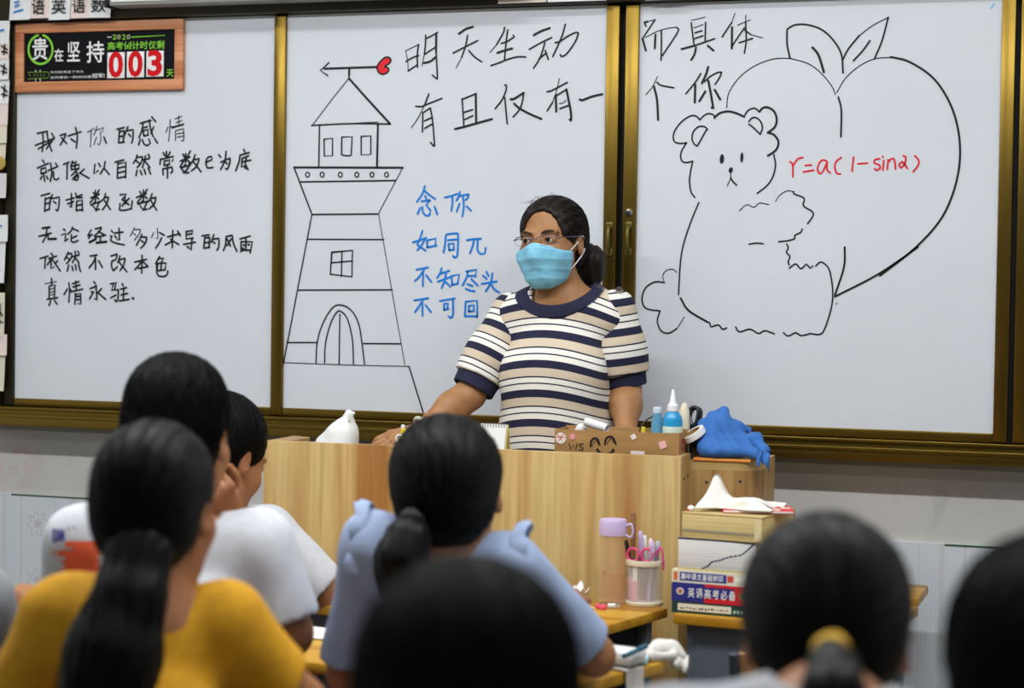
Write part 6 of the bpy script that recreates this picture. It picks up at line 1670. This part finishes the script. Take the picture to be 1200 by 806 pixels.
# shoulder buttons
SDb = SDt + [C(tj['sr'], tj['sr'] + (tj['er'] - tj['sr']) * .4, .057, .063, .02)]
for px, py in ((703, 338), (725.5, 340.5)):
    p = atY(px, py, Tt - .03); fw = unit(CAM - p)
    r = 0.0
    for _ in range(50):
        dd = float(points_d(SDb, (p)[None])[0]); p = p - fw * dd * .7
    p = p + fw * .003; nrm = unit(V(.15, -.6, .7)); u = unit(np.cross(nrm, V(1, 0, 0))); B = np.stack([u, np.cross(nrm, u), nrm], 1)
    bt_ = MB(); bt_.lathe([(0, -.002), (.0085, -.002), (.0095, .001), (.0085, .0035), (.006, .0030), (.005, .0022), (0, .0022)], p + nrm * .002, 24, M=B); bo = bt_.build('button', mat('pearl_button', rgb(196, 188, 178), .3), teacher)
    hl = MB()
    hl.lathe([(.0075, .0040), (.0085, .0043), (.0092, .0036)], p + nrm * .002, 24, M=B)
    for sx, sy in ((-1, 0), (1, 0)): hl.lathe([(0, .0026), (.0013, .0025)], p + nrm * .002 + B[:, 0] * sx * .0024, 10, M=B)
    hl.build('button_rim', mat('button_dark', rgb(60, 52, 52), .4), bo)
# mask
gp_ = [inflate(p, .0058) for p in face_ground(tH, TR, .93)]
Rx = lambda x, y, z: TR @ V(x, y, z)
mc = []
for sx in (-1, 1): mc.append((TL(0, -.09, .002), unit(Rx(sx * .36, 0, 1))))
mc += [(TL(0, -.030, 0), Rx(0, 1, 0)), (TL(0, -.05, -.117), unit(Rx(0, .45, -1)))]
def pleat(X, Y, Z):
    q = (np.stack([X, Y, Z], 1) - tH) @ TR / .93
    s = q[:, 2] + .12 * np.abs(q[:, 0])
    saw = np.abs(((s + .012) / .027) % 1.0 - .5) * 2
    return -.0016 * saw ** 3 + .0010 * np.sin(q[:, 0] * 90 + q[:, 2] * 40)
vt, fq = skin(gp_, .0028, disp=pleat, cuts=mc, relax=1)
msk = link_mesh('face_mask', vt, fq, noisy('mask_blue', rgb(132, 198, 226), rgb(118, 186, 218), (60, 60, 60), rough=.75), teacher)
ew = MB()
ew.tube(smooth_line([TL(-.054, -.064, -.018), TL(-.03, -.093, -.009), TL(-.012, -.107, -.003), TL(0, -.110, -.0015), TL(.012, -.107, -.003), TL(.03, -.093, -.009), TL(.054, -.064, -.018)], 4), .0016, 6); ew.build('mask_edge', mat('mask_pale', rgb(206, 228, 238), .7), msk)
sp = MB()
for sx in (-1, 1):
    sp.tube(smooth_line([TL(sx * .0615, -.040, -.030), TL(sx * .072, -.012, -.008), TL(sx * .0795, .010, .014), TL(sx * .080, .022, .008)], 5), .0015, 6)
    sp.tube(smooth_line([TL(sx * .058, -.034, -.080), TL(sx * .070, -.008, -.056), TL(sx * .0785, .012, -.034), TL(sx * .080, .022, -.02)], 5), .0015, 6)
sp.build('ear_loops', mat('strap_white', rgb(232, 234, 236), .6), msk)
# glasses
gl = MB(); le = MB()
for sx in (-1, 1):
    def rp(a, k=1.0): 
        x = sx * .0325 + .0265 * k * math.copysign(abs(math.cos(a)) ** .75, math.cos(a)); z = .006 + .0125 * k * math.copysign(abs(math.sin(a)) ** .8, math.sin(a))
        return TL(x, -.1075 + .55 * (abs(x)) ** 2 * 8, z)
    ring_ = [rp(a) for a in np.linspace(0, 2 * math.pi, 33)]
    gl.tube(ring_, .0005, 6, caps=False)
    gl.tube([rp(a) for a in np.linspace(.1, math.pi - .1, 18)], .0014, 6)
    le.add([rp(a, .97) for a in np.linspace(0, 2 * math.pi, 33)[:-1]], [list(range(32))])
    gl.tube(smooth_line([TL(sx * .0585, -.0945, .010), TL(sx * .068, -.080, .012), TL(sx * .078, -.03, .013), TL(sx * .081, .012, .012), TL(sx * .078, .030, -.002)], 5), .0013, 6)
gl.tube(smooth_line([TL(-.0085, -.1085, .008), TL(0, -.111, .011), TL(.0085, -.1085, .008)], 4), .0012, 6)
glo = gl.build('glasses', M_GLASSES, teacher)
mL = mat('lens_glass', (1, 1, 1, 1), .02, Transmission_Weight=1.0, IOR=1.01); mL.node_tree.nodes['Principled BSDF'].inputs['Alpha'].default_value = .25
le.build('lenses', mL, glo, smooth=False)
# eyebrows and eyelid lines
eb = MB()
for sx in (-1, 1):
    pts = [TL(sx * .014, -.090, .0255), TL(sx * .026, -.0935, .0310), TL(sx * .040, -.085, .0310), TL(sx * .052, -.069, .0240)]
    q = smooth_line(pts, 5); eb.tube(q, [.0016 + .0014 * math.sin(math.pi * min(k / len(q) + .15, 1)) for k in range(len(q))], 6)
eb.build('eyebrows', mat('brow_brown', rgb(58, 42, 34), .8), teacher)
el = MB()
for sx in (-1, 1):
    q = smooth_line([TL(sx * .0185, -.0845, .0075), TL(sx * .025, -.0885, .0120), TL(sx * .033, -.0885, .0128), TL(sx * .0435, -.080, .0090)], 5); el.tube(q, .0011, 6)
el.build('eyelashes', mat('lash_dark', rgb(36, 26, 24), .6), teacher)
# ponytail behind the neck (to the right in view) and flyaway hairs
tb = [TL(.02, .115, -.020), TL(.035, .140, -.055), atY(692, 305, -.17), atY(692, 322, -.165), atY(688, 336, -.165)]
tail(teacher, tb, [.026, .034, .036, .030, .020], M_HAIRB, 3, 180, mat('black_elastic', rgb(24, 22, 26), .7), .026)
fl = MB(); rn = np.random.RandomState(5)
for k in range(46):
    x0 = rn.uniform(-.05, .03); b0 = TL(x0, rn.uniform(-.05, .03), .125 - abs(x0) * .35)
    d = unit(Rx(rn.uniform(-1, .8), rn.uniform(-.7, .3), rn.uniform(.25, .9)))
    ln = rn.uniform(.010, .026); c = unit(Rx(rn.randn(), rn.randn(), -1.2))
    fl.tube([b0 + d * ln * t + c * ln * .55 * t * t for t in np.linspace(-.3, 1, 7)], .00035, 3, caps=False)
for k in range(26):
    b0 = TL(rn.uniform(.055, .08), rn.uniform(.0, .06), rn.uniform(-.03, .09)); d = unit(Rx(1, rn.uniform(-.2, .8), rn.uniform(-.6, .5)))
    ln = rn.uniform(.008, .022); c = unit(Rx(rn.randn(), rn.randn(), -1))
    fl.tube([b0 + d * ln * t + c * ln * .5 * t * t for t in np.linspace(-.3, 1, 6)], .00035, 3, caps=False)
fo = link_mesh('flyaway_hairs', fl.v, fl.f, M_HAIRB, teacher); fo['kind'] = 'stuff'
# bangle and earring-like hair loop
wdir = unit(tj['wl'] - tj['el']); u = unit(np.cross(wdir, UP)); w_ = np.cross(wdir, u)
MB().tube([tj['wl'] - wdir * .012 + .031 * (u * math.cos(a) + w_ * math.sin(a)) for a in np.linspace(0, 2 * math.pi, 30)], .0052, 10, caps=False).build('jade_bangle', mat('jade', rgb(206, 210, 180), .25), teacher)

# ------------------------------------------------------------------ the students
def crown(px, py, D, drop=.130): return atD(px, py, D) - V(0, 0, drop)
M_YEL = noisy('yellow_cotton', rgb(208, 152, 10), rgb(196, 140, 6), (60, 60, 60), rough=.9, bump=.1)
M_WT = noisy('white_cotton_tee', rgb(204, 206, 212), rgb(196, 198, 205), (60, 60, 60), rough=.9)
def plaid():
    m = mat('pale_blue_gingham', rgb(160, 178, 214), .9)
    n = nd(m, 'ShaderNodeTexChecker'); n.inputs['Scale'].default_value = 180; n.inputs['Color1'].default_value = rgb(146, 163, 197); n.inputs['Color2'].default_value = rgb(157, 172, 203)
    lk(m, objcoord(m), n.inputs['Vector']); lk(m, n.outputs['Color'], BS(m).inputs['Base Color']); return m
M_PLAID = plaid()
M_GREYC = mat('grey_cotton', rgb(150, 154, 158), .9); M_PALEG = mat('pale_grey_cotton', rgb(164, 164, 170), .9); M_DKT = mat('dark_navy_tee', rgb(40, 42, 54), .9)

# girl in yellow
HEAD_W = 1.0
yH = crown(186, 490, 2.78)
yJ = seated(yH, 188, .31, {'sl': atD(268, 732, 2.80), 'sr': atD(66, 726, 2.80), 'el': atD(352, 826, 2.88), 'er': atD(22, 860, 2.88)}, neck_off=(.045, -.150))
yel, R_, L_, so = person('girl in a yellow tee with a long black ponytail down her back, facing the board', yH, 184, yJ, nod=4, hair='pony', skin_m=M_SKIN2, shirt_m=M_YEL, sleeve=.70, fold_seed=12, fold_amp=.006, w=.92, sleeve_t=.016, neck_r=.050, neck_drop=-.016)
tail(yel, [atD(174, 590, 2.76), atD(164, 645, 2.70), atD(152, 700, 2.665), atD(134, 760, 2.65), atD(118, 860, 2.65)], [.050, .043, .048, .062, .070], M_HAIR, 5, 300, mat('black_elastic', rgb(24, 22, 26), .7), .030)
stool(yJ['hip'][0], yJ['hip'][1], 'stool under the girl in yellow')
# boy in the printed tee, chin on his hand
bH = crown(212, 418, 3.42, .142)
bJ = seated(bH, 188, .36, {'sl': atD(306, 640, 3.44), 'sr': atD(90, 634, 3.42), 'el': atD(338, 742, 3.44), 'wl': atD(270, 612, 3.66)}, neck_off=(.04, -.165))
hl_ = {'l': (unit(atD(254, 575, 3.60) - atD(270, 612, 3.66)), unit(atD(300, 560, 3.45) - atD(256, 560, 3.58)), 1.25)}
boy, R_, L_, so = person('student in a white tee with orange brushstroke print, chin on a raised fist', bH, 186, bJ, nod=6, hair='short', hs=1.07, skin_m=M_SKIN2, shirt_m=M_WT, sleeve=.86, fold_seed=22, fold_amp=.0065, sleeve_t=.020, hand_dirs=hl_, nstrand=900)
def back_print(name, polys, m, D0, root, off=.003):
    """print lying on the back of the shirt: picture outlines dropped on the cloth"""
    me = so.data; from mathutils.bvhtree import BVHTree
    org = ORG[so]
    bv = BVHTree.FromPolygons([tuple(v.co) for v in me.vertices], [tuple(p.vertices) for p in me.polygons])
    mb = MB()
    def hit(px, py):
        d = ray(px, py); h = bv.ray_cast(Vector(CAM - org), Vector(unit(d)))
        return (np.array(h[0]) + np.array(h[1]) * .0015 + org) if h[0] is not None else None
    for poly in polys:
        x0, y0, x1, y1 = poly
        nx = max(int((x1 - x0) / 2.2), 1); ny = max(int((y1 - y0) / 2.2), 1)
        G = [[hit(x0 + (x1 - x0) * i / nx, y0 + (y1 - y0) * j / ny) for j in range(ny + 1)] for i in range(nx + 1)]
        for i in range(nx):
            for j in range(ny):
                q = [G[i][j], G[i][j + 1], G[i + 1][j + 1], G[i + 1][j]]
                if any(p is None for p in q): continue
                if max(np.linalg.norm(q[a] - q[(a + 1) % 4]) for a in range(4)) > .03: continue
                mb.add(q, [[0, 1, 2, 3]])
    return mb.build(name, m, so) if mb.v else None
rn = random.Random(4)
strips = []
for k in range(13):
    y = 634 + k * 3.4
    a = 66 + rn.uniform(0, 12) + (8 if k < 3 or k > 9 else 0); b = 118 - rn.uniform(0, 4)
    strips.append((a, y, b, y + 3.5))
    if rn.random() < .35: strips.append((a - 7, y + .6, a - 2, y + 2.0))
back_print('orange_print', strips, mat('orange_print', rgb(238, 96, 58), .8) if 'orange_brush' in MATS else mat('orange_brush', rgb(238, 96, 58), .8), 3.3, boy)
blk = [(62, 620, 67, 622), (62, 620, 64, 634), (66, 621, 68.5, 634), (62, 632.5, 68, 634.5), (69.5, 620, 72, 634), (71, 621, 73, 626), (72.5, 625, 74.5, 631), (74, 620, 76, 634), (79, 618.5, 81.5, 620.5), (86, 617, 88, 619)]
back_print('lettering', blk, mat('navy_print', rgb(44, 40, 130), .8), 3.3, boy)
stool(bJ['hip'][0], bJ['hip'][1], 'stool under the student in the printed white tee')
# girl in the plain white tee, turned aside and looking down
gH = crown(264, 468, 4.3, .128)
gJ = seated(gH, 176, .32, {'sl': atD(314, 626, 4.30), 'el': atD(384, 700, 4.34), 'wl': atD(398, 716, 4.5)}, neck_off=(.045, -.150))
gir, R_, L_, so = person('girl in a plain white tee looking down in profile near the podium', gH, 160, gJ, nod=26, hair='short', skin_m=M_SKIN2, shirt_m=M_WT, sleeve=.84, fold_seed=32, fold_amp=.0055, sleeve_t=.022, w=.92, h=.006, nstrand=900)
stool(gJ['hip'][0], gJ['hip'][1], 'stool under the girl in the plain white tee')
# student in the pale blue ruffled shirt
HEAD_W = 1.10
uH = crown(526, 485, 3.35, .135)
uJ = seated(uH, 190, .32, {'sl': atD(602, 664, 3.34), 'sr': atD(436, 640, 3.34), 'el': atD(696, 768, 3.48), 'wl': atD(662, 704, 3.76), 'er': atD(408, 790, 3.45)}, neck_off=(.04, -.150))
blu, R_, L_, so = person('girl in a pale blue shirt with ruffled shoulders and a low ponytail', uH, 193, uJ, nod=6, roll=3, hs=1.05, hair='pony', skin_m=M_SKIN2, shirt_m=M_PLAID, sleeve=.86, neck_r=.050, neck_drop=-.020, fold_seed=42, fold_amp=.006, sleeve_t=.017, w=.85, h=.006)
rf = MB()
for a in 'lr':
    s_ = uJ['s' + a]; o_ = unit((uJ['s' + a] - uJ['neck']) * V(1, 1, 0))
    nk_ = uJ['neck'] + o_ * .050; bk = -uJ['fwd']
    P_ = [s_ + bk * .062 - UP * .04 + o_ * .01, s_ + bk * .045 + UP * .045, s_ + UP * .072 + o_ * .004, s_ - bk * .03 + UP * .055, s_ - bk * .06 - UP * .01]
    base = smooth_line(P_, 8); nb_ = len(base) - 1
    rf.sheet(lambda u, v: base[int(round(u * nb_))] + (o_ * .026 + UP * .010 + bk * .004 * math.sin(u * 40)) * v + (UP * .004 * math.sin(u * 34) + o_ * .004 * math.cos(u * 27)) * v - UP * .008 * v * v, nb_, 6, .002)
rf.build('shoulder_ruffles', M_PLAID, blu)
tail(blu, [atD(484, 612, 3.25), atD(478, 632, 3.21), atD(470, 655, 3.20), atD(463, 678, 3.21), atD(456, 692, 3.22)], [.020, .034, .040, .032, .012], M_HAIR, 6, 200, mat('black_elastic', rgb(24, 22, 26), .7), .020)
stool(uJ['hip'][0], uJ['hip'][1], 'stool under the girl in the pale blue shirt')
# the near heads
HEAD_W = 1.06
nH = crown(551, 656, 1.66, .142)
nJ = seated(nH, 178, .34, knee=.24)
per, R_, L_, so = person('student with thick dark hair seen from behind, blurred, closest to the photographer', nH, 196, nJ, hair='short', hs=1.08, skin_m=M_SKIN2, shirt_m=M_DKT, fold_seed=52, h=.008, hair_h=.006, nstrand=700)
stool(nJ['hip'][0], nJ['hip'][1], 'stool under the dark-haired student closest to the photographer')
oH = crown(970, 606, 2.10, .133)
oJ = seated(oH, 190, .33, neck_off=(.15, -.046), lean=.08, knee=.24)
per, R_, L_, so = person('girl in a pale grey top with a yellow hair tie, head bent over her desk', oH, 190, oJ, nod=30, hair='pony', hs=1.03, skin_m=M_SKIN2, shirt_m=M_PALEG, neck_r=.052, neck_drop=-.012, fold_seed=62, h=.0075, hair_h=.0055, nstrand=700)
tail(per, [atD(974, 764, 1.965), atD(975, 782, 1.92), atD(976, 815, 1.88), atD(978, 890, 1.86)], [.016, .022, .030, .020], M_HAIR, 7, 160, mat('yellow_hair_tie', rgb(226, 176, 20), .7), .014)
stool(oJ['hip'][0], oJ['hip'][1], 'stool under the girl with the yellow hair tie')
rH = crown(1231, 628, 1.75, .14)
rJ = seated(rH, 180, .35, knee=.24)
per, R_, L_, so = person('dark-haired student partly out of view beside the aisle wall, only a blurred head showing', rH, 197, rJ, hair='short', hs=1.07, skin_m=M_SKIN2, shirt_m=M_DKT, fold_seed=72, h=.008, hair_h=.006, nstrand=600)
stool(rJ['hip'][0], rJ['hip'][1], 'stool under the student partly out of view by the aisle wall')
lH = crown(-62, 560, 3.55)
lJ = seated(lH, 176, .34, {'sl': atD(-22, 700, 3.52), 'el': atD(-2, 775, 3.62), 'wl': atD(12, 706, 3.60)})
hl_ = {'l': (unit(V(.12, 1, .12)), unit(V(.3, -.2, 1)), 1.1)}
per, R_, L_, so = person('student in a grey long-sleeved top by the windows, only a bent sleeve and fingers showing', lH, 176, lJ, hair='short', skin_m=M_SKIN2, shirt_m=M_GREYC, sleeve=1.85, fold_seed=82, h=.007, hand_dirs=hl_, nstrand=300)
stool(lJ['hip'][0], lJ['hip'][1], 'stool under the student in grey by the windows')
